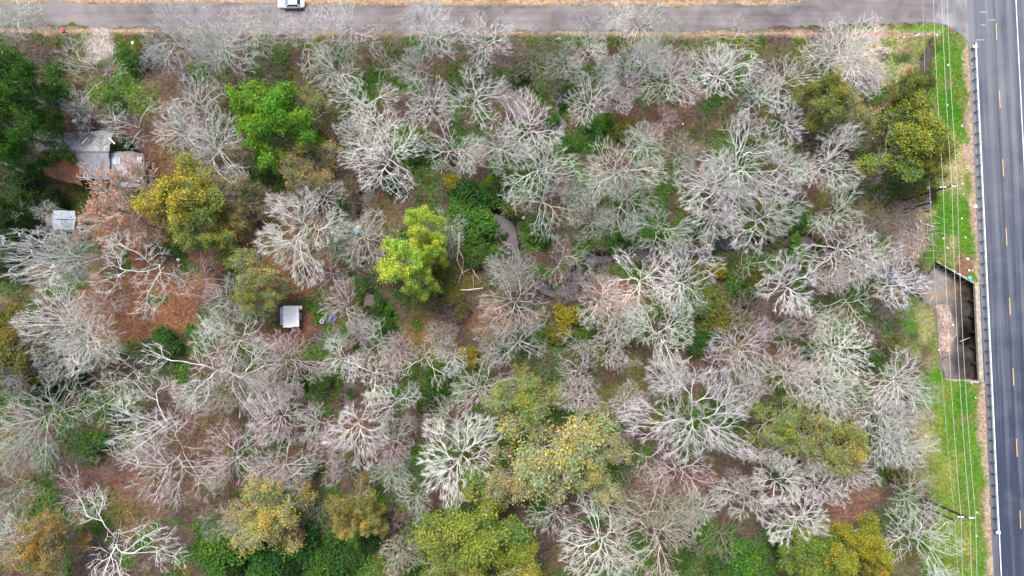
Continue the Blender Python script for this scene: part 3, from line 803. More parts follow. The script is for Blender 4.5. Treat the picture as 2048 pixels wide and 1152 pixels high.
class Colony(Skel):
    """branches that grow into the free space of a lobed crown; crown radius about 6, height about 12"""
    def __init__(s, seed, H=12.0, Rc=6.0, natt=1100, fork=.32, step=.42, kill=.62, lobes=7, lobe=.62, inert=.55, up=.10, rt=.03, pw=2.75, twigs=3, tl=.7, lean=(0, 0), base=.30, shell=.6, jit=.10, rmax=.30, out=.45, fan=2):
        g = s.g = np.random.default_rng(seed); s.lines = []; s.tips = []
        # lobes of the crown
        cz0 = H * base; pts = []
        az = g.random() * 6.28; L = []
        for i in range(lobes):
            az += 2.4 + g.normal(0, .25); q = Rc * (1 - lobe * .8) * (.6 + .9 * g.random()) if i else 0
            zc = cz0 + (H - cz0) * (.62 - .22 * (q / Rc) + .12 * g.normal()) if i else cz0 + (H - cz0) * .62
            L.append((q * math.cos(az) * 1.25, q * math.sin(az) * 1.25, zc, Rc * lobe * (.6 + .55 * g.random())))
        while len(pts) < natt:
            l = L[g.integers(len(L))]
            d = g.normal(0, 1, 3); d /= np.linalg.norm(d); rr = l[3] * g.random() ** (1 / 3 * shell)
            p = np.array([l[0] + d[0] * rr, l[1] + d[1] * rr, l[2] + d[2] * rr * .72])
            if p[2] < cz0 or p[2] > H * 1.02: continue
            pts.append(p)
        A = np.array(pts)
        # trunk
        hz = H * (fork + .16); n = 7; tp = []
        for i in range(n + 1):
            t = i / n; tp.append(np.array([lean[0] * t * t, lean[1] * t * t, -.4 + (hz + .4) * t]) + np.append(g.normal(0, .1, 2) * t, 0))
        tp = np.array(tp)
        P = [tp[k] for k in range(n + 1)]; par = [-1] + list(range(n)); D = [np.array([0, 0, 1.])] * (n + 1)
        start = [k for k in range(n + 1) if tp[k][2] >= H * fork * .8]
        near = np.full(len(A), -1); nd = np.full(len(A), 1e9)
        for k in start:
            d = np.linalg.norm(A - P[k], axis=1); m = d < nd; nd[m] = d[m]; near[m] = k
        alive = np.ones(len(A), bool); grown = {}
        for it in range(70):
            idx = np.nonzero(alive)[0]
            if len(idx) < natt * .02: break
            new = []
            nn = near[idx]; order = np.argsort(nn); idx = idx[order]; nn = nn[order]
            cuts = np.nonzero(np.diff(nn))[0] + 1
            for grp in np.split(idx, cuts):
                k = int(near[grp[0]])
                if grown.get(k, 0) >= 3: continue
                v = A[grp] - P[k]; v /= np.linalg.norm(v, axis=1)[:, None] + 1e-6
                d = v.mean(0)
                ro = P[k] - np.array([0, 0, H * .3]); d = unit(unit(d) * .8 + D[k] * inert + unit(ro) * out + np.array([0, 0, up]) + g.normal(0, jit, 3))
                grown[k] = grown.get(k, 0) + 1
                P.append(P[k] + d * step); par.append(k); D.append(d); new.append(len(P) - 1)
            if not new: break
            idx = np.nonzero(alive)[0]
            Q = np.array([P[k] for k in new])
            dd = np.linalg.norm(A[idx][:, None, :] - Q[None], axis=2)
            b = dd.argmin(1); m = dd[np.arange(len(idx)), b]
            u = m < nd[idx]; nd[idx[u]] = m[u]; near[idx[u]] = np.array(new)[b[u]]
            alive[idx[m < kill]] = False
        P = np.array(P); N_ = len(P); kids = [[] for _ in range(N_)]
        for k in range(1, N_): kids[par[k]].append(k)
        w = np.zeros(N_)
        for k in range(N_ - 1, -1, -1):
            if not kids[k]: w[k] = 1.0
            if k > 0: w[par[k]] += w[k]
        rad = np.minimum(rt * w ** (1 / pw), rmax)
        s.trunk = (P[:n + 1], np.maximum(rad[:n + 1], rad[0] * np.linspace(1.1, .6, n + 1)))
        # chains
        stack = [(k, c) for k in range(n + 1) for c in kids[k] if c > n]
        while stack:
            a, c = stack.pop()
            pl = [P[a], P[c]]; rl = [min(rad[a], rad[c] * 1.25), rad[c]]; cur = c
            while kids[cur]:
                ks = sorted(kids[cur], key=lambda q: -w[q])
                for o in ks[1:]: stack.append((cur, o))
                cur = ks[0]; pl.append(P[cur]); rl.append(rad[cur])
            s.lines.append((np.array(pl), np.array(rl), 0 if w[c] > 14 else 1))
        # fans of straight fine twigs that point out of the crown
        dirs = np.array(D)
        def twig(p, d, Lg, r, sub):
            e = p + d * Lg; m_ = p + d * Lg * .5 + g.normal(0, .035, 3) * Lg
            s.lines.append((np.array([p, m_, e]), np.array([r, r * .75, r * .4]), 2)); s.tips.append((e, d))
            for q in range(sub):
                t = .25 + .5 * (q + g.random()) / sub
                twig(p + (e - p) * t, unit(d + g.normal(0, .30, 3)), Lg * (.75 - .35 * t), r * .72, 0)
        for k in range(n + 1, N_):
            if not kids[k]: m = fan
            elif w[k] <= 4 and g.random() < .2: m = 1
            elif w[k] <= 14 and g.random() < .06: m = 1
            else: continue
            ro = unit(P[k] - np.array([0, 0, H * .25]))
            for q in range(m):
                d = unit(dirs[k] * .75 + ro * .75 + g.normal(0, .24, 3) + np.array([0, 0, .05]))
                twig(P[k], d, tl * .9 * (.55 + .8 * g.random()), rt * .8, 2)

# kinds of bare crown; several individuals of each
BARE = {}
def kinds(key, n, seed, cls=Colony, **kw):
    BARE[key] = [cls(seed + i, lean=(random.uniform(-1, 1), random.uniform(-1, 1)), **kw).meshes(f"bare_{key}{i}") for i in range(n)]
kinds("n", 8, 100, natt=655, rt=0.0232, rmax=0.1123, kill=0.644, lobes=6, lobe=.55, inert=0.7598, jit=.06, pw=2.7, tl=1.25)                                                   # ordinary
kinds("d", 7, 200, natt=998, rt=0.0200, kill=0.552, step=.4, tl=1.2, lobes=8, lobe=.54, rmax=0.0913, inert=0.7198, jit=.06, pw=2.7)       # dense, fine
kinds("s", 5, 300, natt=296, rt=0.0248, kill=0.736, step=.46, jit=.13, lobes=5, lobe=.48, fan=3, tl=1.3, pw=2.5, rmax=0.1123, out=.3)   # sparse, crooked
kinds("o", 5, 400, natt=592, rt=0.0224, kill=0.644, step=.45, lobes=7, lobe=.52, inert=1.0230, fan=3, tl=1.3, pw=2.55, jit=.045, rmax=0.0913, out=.6)   # open, long limbs
kinds("b", 6, 500, natt=343, rt=0.0184, kill=0.690, step=.45, H=9, base=.08, fork=.1, fan=3, tl=1.2, rmax=0.0421, jit=.12, lobes=5, lobe=.55)     # brushy sapling
# the widest crowns carry more and relatively finer branches
kinds("N", 4, 150, natt=1404, rt=0.0160, rmax=0.0878, kill=0.460, step=.36, lobes=9, lobe=.5, inert=0.7598, jit=.05, pw=2.65, tl=.95)
kinds("S", 5, 350, natt=655, rt=0.0176, rmax=0.0772, kill=0.552, step=.38, jit=.11, lobes=8, lobe=.42, fan=3, tl=1.0, pw=2.5, out=.35)
kinds("O", 4, 450, natt=1279, rt=0.0152, rmax=0.0737, kill=0.460, step=.36, lobes=9, lobe=.48, inert=1.0230, fan=3, tl=1.0, pw=2.55, jit=.04, out=.6)

TINT = {"W": (.86, .85, .815), "G": (.68, .72, .63), "P": (.74, .67, .665), "D": (.33, .275, .25), "T": (.60, .54, .43)}
TWORD = {"W": "pale grey", "G": "greenish-grey", "P": "pinkish-grey", "D": "dull brown-grey", "T": "tan-grey"}

LAND = [(820, 515, "the lime-green pine"), (545, 240, "the bright green pine"), (585, 635, "the white-roofed hut"), (190, 310, "the ruined tin-roofed house"), (130, 440, "the small tin shed"),
        (40, 230, "the dark green pines"), (390, 425, "the ochre oak"), (584, 8, "the white car"), (136, 64, "the pink-red mailbox"), (1900, 61, "the stop sign"),
        (1870, 388, "the upper utility pole"), (1905, 1025, "the lower utility pole"), (1915, 660, "the road bridge"), (1140, 575, "the creek bend"), (1005, 455, "the oblong creek pool"),
        (1390, 840, "the big open-crowned tree"), (1110, 890, "the broad yellow oak"), (965, 1085, "the mossy oak"), (1805, 290, "the olive roadside tree"), (1645, 200, "the orange-flecked oak"),
        (1615, 860, "the verge's yellow oak"), (1660, 1110, "the yellow corner oak"), (540, 1030, "the golden oak"), (1595, 485, "the creek's upper pool"), (1118, 95, "the roadside drain"),
        (928, 520, "the fallen dead tree"), (200, 85, "the gravel drive"), (715, 705, "the side stream"), (80, 1090, "the orange-gold oak"), (240, 630, "the rust leaf clearing"), (1130, 640, "the creek bend's olive shrub"),
        (1700, 1000, "the bare brown hollow"), (720, 395, "the dark gully"), (1440, 540, "the small yellow shrub"), (530, 560, "the lime-tinged oak"), (870, 20, "the side road's middle")]
DIRS = ["right of", "above-right of", "above", "above-left of", "left of", "below-left of", "below", "below-right of"]
ORD = ["", "second ", "third ", "fourth ", "fifth ", "sixth ", "seventh ", "eighth ", "ninth ", "tenth "]
REG = []
def register(o, px, py, desc, noun, cat, group, skip=()):
    """remember a repeat; its label is worded once all of its kind stand"""
    best = min((l for l in LAND if l[2] not in skip), key=lambda l: (l[0] - px) ** 2 + (l[1] - py) ** 2)
    dx, dy = px - best[0], best[1] - py
    k = int(round(math.degrees(math.atan2(dy, dx)) / 45)) % 8
    REG.append([o, noun, desc, best[2], k, math.hypot(dx, dy)]); o["category"] = cat
    if group: o["group"] = group
def word_labels():
    from collections import defaultdict
    D = defaultdict(list)
    for r in REG: D[(r[1], r[2], r[3], r[4])].append(r)
    for (noun, desc, land, k), rs in D.items():
        rs.sort(key=lambda r: r[5])
        for i, r in enumerate(rs):
            where = f"{DIRS[k]} {land}"
            if len(rs) == 1: t = f"{desc} {noun} {where}"
            else: t = f"{desc} {noun} {where}, " + ("nearest" if i == 0 else f"{ORD[min(i, 9)]}out")
            r[0]["label"] = t

kcount = {}
def bare_tree(px, py, r, code, base=None):
    tint = code[0]; kind = code[1] if len(code) > 1 else {"W": "n", "G": "n", "P": "n", "D": "b", "T": "d"}[tint]
    dim = tint == "D"
    Rm = r * MPP * 0.86
    Hh = (7.0 + 0.85 * Rm) * (.6 if dim else 1.0)
    Hh *= random.uniform(.92, 1.08)
    if not dim: Hh *= 1.12
    P = at(px, py, Hh * .66)
    key = {"n": "N", "d": "N", "s": "S", "o": "O"}.get(kind, kind) if r > 66 else kind
    i = kcount.get(key, 0); kcount[key] = i + 1
    tm, cm = BARE[key][i % len(BARE[key])]
    e = empty("bare_tree", (P.x, P.y, float(height(P.x, P.y))), random.uniform(0, 6.28))
    sxy = Rm / 6.0
    e.scale = (sxy, sxy * random.uniform(.78, 1.05), Hh / (12.0 if kind != "b" else 9.0))
    c = np.array(TINT[tint]) * random.uniform(.68, 1.08) * np.array((1, random.uniform(.95, 1.0), random.uniform(.92, 1.0)))
    for nm, m in (("trunk", tm), ("crown", cm)):
        o = link(nm, m, e); o.color = (*c, 1)
    if base:
        sxy *= .88; B = at(base[0], base[1], 0); Q = at(px, py, 11.5); ax = Q - B
        e.location = (B.x, B.y, float(height(B.x, B.y)))
        e.rotation_euler = ax.to_track_quat('Z', 'Y').to_euler()
        e.scale = (sxy, sxy, ax.length / .7 / 12.0)
    size = "small" if r < 36 else "mid-sized" if r < 52 else "large" if r < 70 else "very large"
    form = {"n": "bare tree", "d": "dense bare tree", "s": "crooked bare tree", "o": "long-limbed bare tree", "b": "brushy bare tree"}[kind]
    register(e, px, py, f"{size} {TWORD[tint]}", form, "bare tree", "leafless trees of the wood")
    return e

TREES = """30,40,45,G 38,42,24,G 78,38,18,G 60,85,52,D 178,150,72,Gs 150,215,34,Wn 345,68,62,W,430,150 405,60,60,W,478,175 440,85,68,Wd,492,185 488,60,52,W 315,100,36,W 335,182,50,D 405,215,52,W 428,295,76,Wd 372,262,50,W
262,248,58,Ws 232,262,34,Gs 550,42,42,Wd 620,46,34,Wd 692,42,50,W 605,80,50,W 690,100,40,G 862,52,66,Wd,872,150 968,80,46,Wd 985,122,52,Dd 545,112,42,D 668,148,50,G 832,135,42,Wd 775,137,40,Ps
722,200,56,W 860,200,54,W 945,205,54,W 768,315,66,Wd 752,262,52,W 1005,288,58,Wd 905,292,48,W 957,318,44,G 655,232,40,Ds 1062,125,52,Dd 1040,100,44,D 1180,42,40,Wd 1230,36,38,Wd 1290,46,42,Wd 1336,56,26,G
1175,100,38,Wd 1132,125,34,Wd 1255,112,40,W 1300,106,44,Wd,1255,215 1178,200,46,Wd 1214,163,22,Wd 1257,175,28,Pd 1345,165,60,Wd 1330,236,30,W 1290,212,40,D 1438,145,62,Wd 1400,115,40,Dd 1465,76,58,Gs 1515,140,30,W
1520,200,40,W 1480,200,40,D 1050,258,60,Wd 1085,342,64,Gn 1240,335,66,Gd 1290,288,46,Gd 1255,395,56,Gd 1365,315,40,Gd 1492,340,84,W 1432,378,58,Wo 1440,275,46,Ds 1500,262,32,D 1668,112,60,Wd 1700,108,62,Wd 1738,158,42,Wd
1575,165,50,W 1568,246,38,W 1665,325,68,Wn 1575,330,50,Gd 92,424,18,W 92,518,52,Wn,300,518 60,495,40,Gs 140,505,56,Gd,230,515 210,480,50,Dn 290,548,86,Ws,362,528 410,548,50,Ps 130,650,80,Wn,235,627 80,690,48,W 172,690,54,Wd 25,582,50,D
430,730,98,Ws 470,680,60,W 262,742,60,Gs 310,702,34,D 600,460,82,Wo,672,424 732,470,50,Pd 665,545,48,Ps 692,610,46,P 895,450,30,W 900,488,26,W 1030,606,74,Pn 1010,542,36,Gd 655,682,30,Ws 755,682,40,G
880,670,26,Gd 805,702,36,Pd 852,716,50,Ws 680,720,42,W 566,726,68,Pd 742,752,46,W 960,772,55,Wd 985,682,44,P 1085,396,54,G 1155,392,38,Gd 1186,448,38,Gd 1322,456,52,Wo 1390,482,42,Ws 1425,420,58,Wo 1525,430,66,Wo
1125,512,50,Gs 1135,562,36,Dn 1036,540,34,Gd 1205,530,42,Ds 1285,560,60,W 1360,558,66,Wd 1205,606,46,Pd 1240,642,48,Pn 1325,668,76,Gd 1168,692,46,Ps 1230,692,42,P 1160,748,56,Pn 1490,692,60,Pd 1440,722,40,P
1500,526,46,Gs 1345,762,56,W 1036,688,46,W 1670,425,46,G 1685,500,66,Wn 1728,522,56,Wd 1790,560,55,Wd 1573,576,66,Wo 1700,612,60,Gs 1790,612,36,Dd 1675,692,60,Wd 1640,640,40,G 1580,746,50,Pd 1560,662,36,P 1650,762,55,Wd
1800,770,60,Wd 1772,672,36,Db 1795,442,46,Dn 85,835,74,Gd 30,905,42,Gd 25,985,46,G 22,1080,50,G 275,845,76,Ws,395,852 225,790,58,Gs 350,925,95,Ws,388,868 165,990,60,Ps 240,1088,104,Ws,242,1042 470,920,55,Pn 475,1045,42,Td 405,1016,34,D
350,1010,32,Db 385,786,34,W 436,790,36,Pd 490,790,32,P 210,925,36,D 550,840,52,Pd 525,786,42,G 630,850,40,W 715,850,54,Wo 670,886,36,Pd 785,800,48,Wn 785,880,46,Pd 845,845,36,D 915,855,56,Gn 915,925,74,Wo 785,940,38,Gd
686,936,38,P 560,930,58,Pd 580,966,24,W 630,1012,40,D 830,1000,36,G 780,1012,32,D 805,1050,48,Db 805,1106,42,Td 1150,786,38,Pd 1258,800,38,Pd 1225,850,50,Ws 1390,840,102,Wo 1290,922,50,Ps 1365,945,48,Pn 1115,1020,50,W
1205,1085,84,Gn 1300,1060,92,Td 1330,1012,50,Td 1440,1076,56,Ds 1520,916,36,W 1505,1002,50,Wo 1480,962,26,P 1440,1000,40,D 1655,792,55,Wd 1765,815,56,Wd 1835,790,48,Gn 1770,872,60,Wd 1808,890,54,Wd 1620,910,46,W
1562,966,46,Wo 1642,970,46,Wo 1692,946,42,Wd 1592,1042,58,Wo 1545,906,32,W 1828,1000,50,Gn 1838,1082,58,Gn 1880,1145,26,Gn 1682,1100,20,G 1100,180,30,D 1030,200,36,P 880,350,40,D 820,380,40,D 640,180,40,Dn 480,400,34,T
700,340,36,D 560,160,40,D 940,150,42,D 1400,220,46,D 1530,300,36,D 1620,240,30,D 1580,400,40,D 1620,560,36,D 1500,620,44,Dn 1540,800,40,D 1470,780,36,P 1420,900,40,D 1250,980,44,Dn 1190,980,36,D 1050,770,34,D 1090,720,36,D
900,640,36,D 1212,545,36,Ds 1262,505,30,Gs 1330,522,30,Db 1180,560,24,Db 1085,568,26,Db 1455,500,24,Db 1540,470,30,Db 1615,505,24,Db 870,600,34,D 620,800,40,D 560,780,36,P 320,780,42,D 300,900,40,P 160,900,44,D 120,940,40,D 540,880,40,D 720,960,40,D 740,900,36,D 860,960,36,D 120,720,40,G 200,600,40,P 500,660,36,D 240,700,36,D
110,110,44,D 20,120,40,D 290,140,36,D 500,140,44,D 420,150,48,Dn 730,90,40,Dn 780,70,36,Dd 900,110,40,D 930,60,40,Dd 1100,80,34,Dd 1360,90,40,Dn 1560,100,34,Dd 1720,380,40,D 1740,450,36,D 1760,620,40,D 1720,760,40,D""".split()
for t in TREES:
    a = t.split(",")
    bare_tree(float(a[0]), float(a[1]), float(a[2]), a[3], (float(a[4]), float(a[5])) if len(a) > 4 else None)

# young growth in the gaps between the named trees
TL = [(float(a[0]), float(a[1]), float(a[2])) for a in (t.split(",") for t in TREES)]
OPEN = [(240, 620, 150, 70), (430, 470, 90, 80), (600, 560, 70, 130), (585, 635, 60, 50), (180, 315, 130, 75), (130, 440, 60, 40), (820, 510, 90, 110), (545, 245, 95, 90), (390, 430, 100, 80), (950, 430, 90, 90), (1010, 450, 50, 80), (1140, 570, 60, 40),
        (1440, 590, 60, 70), (1400, 640, 50, 60), (1480, 485, 60, 20), (1590, 490, 50, 30), (40, 250, 110, 170), (40, 470, 90, 70), (960, 1080, 130, 90), (1110, 880, 150, 140), (600, 1110, 160, 60), (440, 1100, 90, 50), (1660, 1100, 120, 60), (1700, 1000, 70, 60),
        (540, 1030, 80, 80), (725, 1030, 70, 60), (1640, 870, 110, 60), (1660, 200, 100, 70), (1130, 640, 50, 40), (80, 1090, 70, 70), (1530, 95, 110, 40), (255, 130, 60, 70), (190, 85, 60, 60), (925, 520, 50, 80), (215, 400, 100, 80)]
gq = np.random.default_rng(31); added = []
for _ in range(4000):
    if len(added) >= 34: break
    px, py = gq.uniform(10, 1790), gq.uniform(95, 1140)
    if any(((px - a) / c) ** 2 + ((py - b) / d) ** 2 < 1 for a, b, c, d in OPEN): continue
    if any(math.hypot(px - a, py - b) < .62 * c + 12 for a, b, c in TL): continue
    if any(math.hypot(px - a, py - b) < 55 for a, b in added): continue
    added.append((px, py)); bare_tree(px, py, gq.uniform(26, 40), ["Pd", "Db", "Gb", "Db", "Wd", "Db"][gq.integers(6)])

# ------------------------------------------------------------------ leaves
def leaf_cloud(cent, size, seed, asp=.6, up=.8, tone_var=.25, ctone=None, ndir=None):
    """leaf faces at the given centres -> V, F, colour multiplier"""
    g = np.random.default_rng(seed); n = len(cent)
    nrm = g.normal(0, 1, (n, 3)); nrm[:, 2] = np.abs(nrm[:, 2]) + up
    if ndir is not None: nrm += ndir
    nrm /= np.linalg.norm(nrm, axis=1)[:, None]
    a = g.normal(0, 1, (n, 3)); u = np.cross(nrm, a); u /= np.linalg.norm(u, axis=1)[:, None]; v = np.cross(nrm, u)
    s = size * (.6 + .8 * g.random(n))[:, None]
    u = u * s; v = v * s * asp
    V = np.stack([cent - u, cent - v * .9 + u * .1, cent + u, cent + v * .9 + u * .1], 1).reshape(-1, 3)
    F = np.arange(4 * n).reshape(n, 4)
    c = np.ones((n, 3)) * (1 + tone_var * g.normal(0, 1, n))[:, None]
    c *= 1 + g.normal(0, .10, (n, 3)) * np.array([1.2, .4, .6])
    if ctone is not None: c *= ctone
    return V, F, np.repeat(np.clip(c, .25, 2.2), 4, 0)

def foliage_from(sk, name, per, spread, size, seed, keep=1.0, needles=False, yellow=.0, level=None):
    g = np.random.default_rng(seed)
    tips = np.array([t[0] for t in sk.tips]); dirs = np.array([t[1] for t in sk.tips])
    lim = [l for l in sk.lines]
    k = g.random(len(tips)) < keep
    # whole sprays may be bare or thinner
    tips, dirs = tips[k], dirs[k]
    ct = np.ones((len(tips), 3)); nz = vnoise(tips[:, 0] + 3 * tips[:, 2], tips[:, 1] + tips[:, 2], 2.2, seed + 3)
    ye = np.clip((nz - .5) * 4, -1, 1)[:, None]
    ct = ct * (1 + ye * np.array([yellow, yellow * .35, -yellow * .3]))
    T = np.repeat(tips, per, 0); Dr = np.repeat(dirs, per, 0); CT = np.repeat(ct, per, 0)
    o = g.normal(0, 1, T.shape) * spread
    o[:, 2] *= .6
    cent = T + o + Dr * spread * .4
    V, F, c = leaf_cloud(cent, size, seed + 9, .32 if needles else .62, .5, .22, CT, ndir=o * .8 if needles else None)
    return mesh_np(name, V, F, M_LEAF, False, c)

def leafy(px, py, r, Hm, meshes, col, label, cat="tree", bark=(.5, .48, .42), name="leafy_tree", group=None, rot=None, sq=1.0, noun=None, desc=None, vis=.66):
    Rm = r * MPP
    P = at(px, py, Hm * vis)
    e = empty(name, (P.x, P.y, float(height(P.x, P.y))), random.uniform(0, 6.28) if rot is None else rot)
    e.scale = (Rm / 6.0, Rm / 6.0 * sq, Hm / 12.0)
    tm, bm, fm = meshes
    for nm, m in (("trunk", tm), ("branches", bm)):
        if m is None: continue
        o = link(nm if nm == "trunk" else "branch_work", m, e); o.color = (*bark, 1)
    o = link("crown", fm, e); o.color = (*col, 1)
    e["category"] = cat
    if label: e["label"] = label
    if group: e["group"] = group
    if noun: register(e, px, py, desc, noun, cat, group)
    return e

# skeletons for leafy trees
def oak(seed, per, spread, size, keep, yellow, tw=1.2, **kw):
    p = dict(nlimb=10, nb=(7, 5, 3, 2), levels=3, jit=.10, up=.06, elev=(18, 80)); p.update(kw)
    sk = Skel(seed, **p); tm, bm = sk.meshes(f"oak{seed}", tw)
    return tm, bm, foliage_from(sk, f"oak{seed}_leaves", per, spread, size, seed, keep, False, yellow)
OAK = [oak(601, 5, .36, .15, .62, .28), oak(602, 5, .36, .15, .5, .3), oak(603, 8, .40, .16, .85, .32), oak(604, 7, .38, .16, .8, .32)]
OAKT = [oak(611, 1, .3, .15, .45, .3), oak(612, 1, .3, .15, .38, .3)]
def pine(seed, per=16, **kw):
    p = dict(nlimb=16, nb=(6, 4), levels=2, jit=.12, up=.05, elev=(-5, 70), fork=.45, r0=.28, H=12, Rc=5.6, ratio=.42, rt=(.09, .05, .03)); p.update(kw)
    sk = Skel(seed, **p); tm, bm = sk.meshes(f"pine{seed}", 1.0)
    return tm, bm, foliage_from(sk, f"pine{seed}_needles", per, .42, .24, seed, .97, True, .3)
PINE = [pine(701), pine(702), pine(703, per=20)]
def bush(seed, n=2600, yellow=.3, size=.16, lumps=14, shell=.75):
    g = np.random.default_rng(seed)
    cs = []; ct = []
    for i in range(lumps):
        a = g.random() * 6.28; q = 4.3 * math.sqrt(g.random()); z = 7.5 * (1 - (q / 6.5) ** 2) * (.6 + .5 * g.random())
        c = np.array([q * math.cos(a), q * math.sin(a), z]); rad = 1.5 + 1.5 * g.random()
        k = n // lumps
        d = g.normal(0, 1, (k, 3)); d /= np.linalg.norm(d, axis=1)[:, None]; d[:, 2] = d[:, 2] * 1.2
        cs.append(c + d * rad * (g.random((k, 1)) ** .4)); t = 1 + yellow * g.normal(0, 1) * np.array([.7, .3, -.2]) ; ct.append(np.ones((k, 3)) * t)
    cent = np.concatenate(cs); cent[:, 2] = np.maximum(cent[:, 2], .2)
    V, F, c = leaf_cloud(cent, size * 2.4, seed + 1, .6, .7, .2, np.concatenate(ct))
    fm = mesh_np(f"bush{seed}_leaves", V, F, M_LEAF, False, c)
    ln = []
    for i in range(9):
        a = g.random() * 6.28; e = np.array([3.5 * math.cos(a) * g.random(), 3.5 * math.sin(a) * g.random(), 6.0])
        ln.append((np.array([[.1 * math.cos(a), .1 * math.sin(a), -.5], e * .5 + [0, 0, .4], e]), np.array([.16, .12, .06])))
    V, F = polytubes(ln, 5)
    return mesh_np(f"bush{seed}_stems", V, F, M_TRUNK, True), None, fm
BUSH = [bush(801), bush(802, 2200, .25), bush(803, 3000, .2, lumps=20), bush(804, 1800, .45)]

BRIGHT = (.15, .31, .025); LIME = (.44, .56, .07); DKPINE = (.045, .125, .014); YG = (.26, .30, .06); OCH = (.32, .30, .05); GOLD = (.42, .36, .09); OLIV = (.125, .135, .026); ORNG = (.58, .21, .10); PALEYG = (.29, .29, .085)
# pines
leafy(40, 165, 62, 17, PINE[0], DKPINE, "tall dark green pine at the photo's left edge below the junction of bare trees", "pine tree", name="pine_tree", group=None)["label"] = "topmost dark green pine of the stand at the left edge"
leafy(88, 205, 38, 15, PINE[1], DKPINE, "dark green pine leaning over the ruined house's upper roof", "pine tree", name="pine_tree")
leafy(20, 260, 60, 17, PINE[2], DKPINE, "broad dark green pine left of the ruined tin-roofed house", "pine tree", name="pine_tree")
leafy(42, 312, 28, 14, PINE[0], (.05, .15, .016), "narrow dark green pine touching the ruined house's left gable", "pine tree", name="pine_tree")
leafy(10, 420, 34, 12, PINE[1], (.03, .08, .012), "very dark green pine at the left edge beside the small tin shed", "pine tree", name="pine_tree")
leafy(535, 225, 66, 15, PINE[1], BRIGHT, "large bright green pine standing alone above the ochre tree", "pine tree", name="pine_tree")
leafy(560, 265, 62, 14, PINE[2], BRIGHT, "bright green pine, the lower of the close pair near the upper middle", "pine tree", name="pine_tree")
leafy(848, 452, 36, 14, PINE[0], LIME, "lime-green pine crown, upper one of the lime clump", "pine tree", name="pine_tree")
leafy(806, 522, 50, 15, PINE[1], LIME, "widest lime-green pine of the lime clump", "pine tree", name="pine_tree")
leafy(868, 496, 28, 13, PINE[2], LIME, "lime-green pine on the right of the lime clump near the fallen dead tree", "pine tree", name="pine_tree")
leafy(842, 562, 32, 12, PINE[0], (.34, .46, .07), "lime-green pine at the lower end of the lime clump", "pine tree", name="pine_tree")
# oaks and their like
for (px, py, r, h, mi, col, lab) in [
    (385, 410, 70, 13, 2, OCH, "ochre-leaved oak beside the ruined house, crown mustard and green"), (405, 465, 50, 12, 3, YG, "smaller mustard-green oak just below the ochre oak"),
    (1638, 195, 48, 10, 3, (.22, .23, .045), "olive oak with orange flecks beside the upper verge"), (1700, 232, 48, 10, 1, (.28, .28, .09), "tan-olive thin oak right of the orange-flecked oak"),
    (1808, 196, 40, 10, 3, (.15, .19, .028), "dark olive tree on the verge above the larger roadside olive tree"), (1806, 290, 74, 12, 2, (.20, .25, .04), "large olive-yellow roadside tree above the washout hole"), (1840, 330, 40, 10, 3, (.2, .19, .025), "small yellow-olive tree crowding the roadside olive tree"),
    (1050, 802, 58, 12, 0, YG, "yellow-green oak at the upper end of the broad yellow oak"), (1120, 895, 92, 14, 1, (.36, .36, .12), "broad yellow oak with pale limbs showing through"), (1185, 935, 56, 12, 0, (.36, .35, .12), "yellow oak leaning on the broad yellow oak's right side"), (1035, 955, 56, 12, 1, (.36, .31, .12), "straw-yellow thin oak below left of the broad yellow oak"),
    (1560, 850, 48, 11, 0, YG, "yellow-olive oak left of the verge bare trees"), (1672, 880, 54, 11, 3, (.31, .29, .08), "yellow oak with tan side beside the brown hollow"), (1615, 860, 46, 11, 1, (.25, .27, .08), "thin olive oak between two yellow oaks"),
    (960, 1060, 84, 14, 2, (.20, .26, .045), "big mossy green-yellow oak at the bottom middle"), (925, 1130, 60, 12, 3, (.24, .26, .05), "yellow-green oak at the bottom edge left of the mossy oak"), (1035, 1115, 56, 13, 3, (.28, .29, .04), "yellow-topped oak at the bottom edge right of the mossy oak"),
    (545, 1030, 62, 12, 0, GOLD, "golden-leaved oak above the green thicket at the bottom"), (705, 1005, 46, 10, 1, (.22, .19, .03), "thin yellow-brown oak right of the golden oak"), (705, 1046, 25, 9, 3, GOLD, "small golden treetop, left one of two"), (746, 1042, 25, 9, 3, GOLD, "small golden treetop, right one of two"),
    (1610, 1118, 56, 12, 3, (.17, .24, .03), "dark yellow-green oak left in the bottom right group"), (1655, 1100, 44, 12, 2, (.27, .30, .04), "yellow-green oak in the middle of the bottom right group"), (1722, 1085, 42, 12, 2, (.30, .31, .035), "bright yellow oak right in the bottom right group"), (1740, 1125, 30, 11, 3, (.36, .32, .035), "small vivid yellow crown at the right end of the bottom right group"),
    (30, 670, 72, 9, 3, (.13, .12, .02), "olive-brown oak at the left edge behind bare branches"), (88, 1090, 56, 11, 0, (.33, .22, .05), "orange-gold oak in the lower left corner"), (120, 1060, 40, 10, 1, (.28, .19, .05), "thin orange-brown oak touching the orange-gold oak"),
    (530, 545, 50, 11, 1, PALEYG, "pale lime-tinged oak above the white-roofed hut"), (515, 592, 42, 11, 0, (.26, .28, .06), "pale yellow-green oak touching the white-roofed hut"),
    (600, 330, 60, 9, 1, (.28, .24, .09), "tan-olive thin oak below the bright green pine"), (640, 360, 46, 9, 1, (.25, .21, .08), "tan-olive thin oak nearest the dark gully"), (632, 215, 36, 8, 1, (.22, .23, .07), "olive thin oak touching the bright green pine"), (480, 375, 40, 9, 1, (.27, .22, .09), "tan thin oak above the ochre oak"), (500, 300, 36, 9, 1, (.25, .22, .09), "tan thin oak between bare trees and the bright green pine"), (490, 440, 34, 8, 1, (.26, .21, .06), "straw-coloured thin oak right of the ochre oak")]:
    leafy(px, py, r, h, OAK[mi], col, lab, "oak tree", name="oak_tree", bark=(.55, .53, .46))
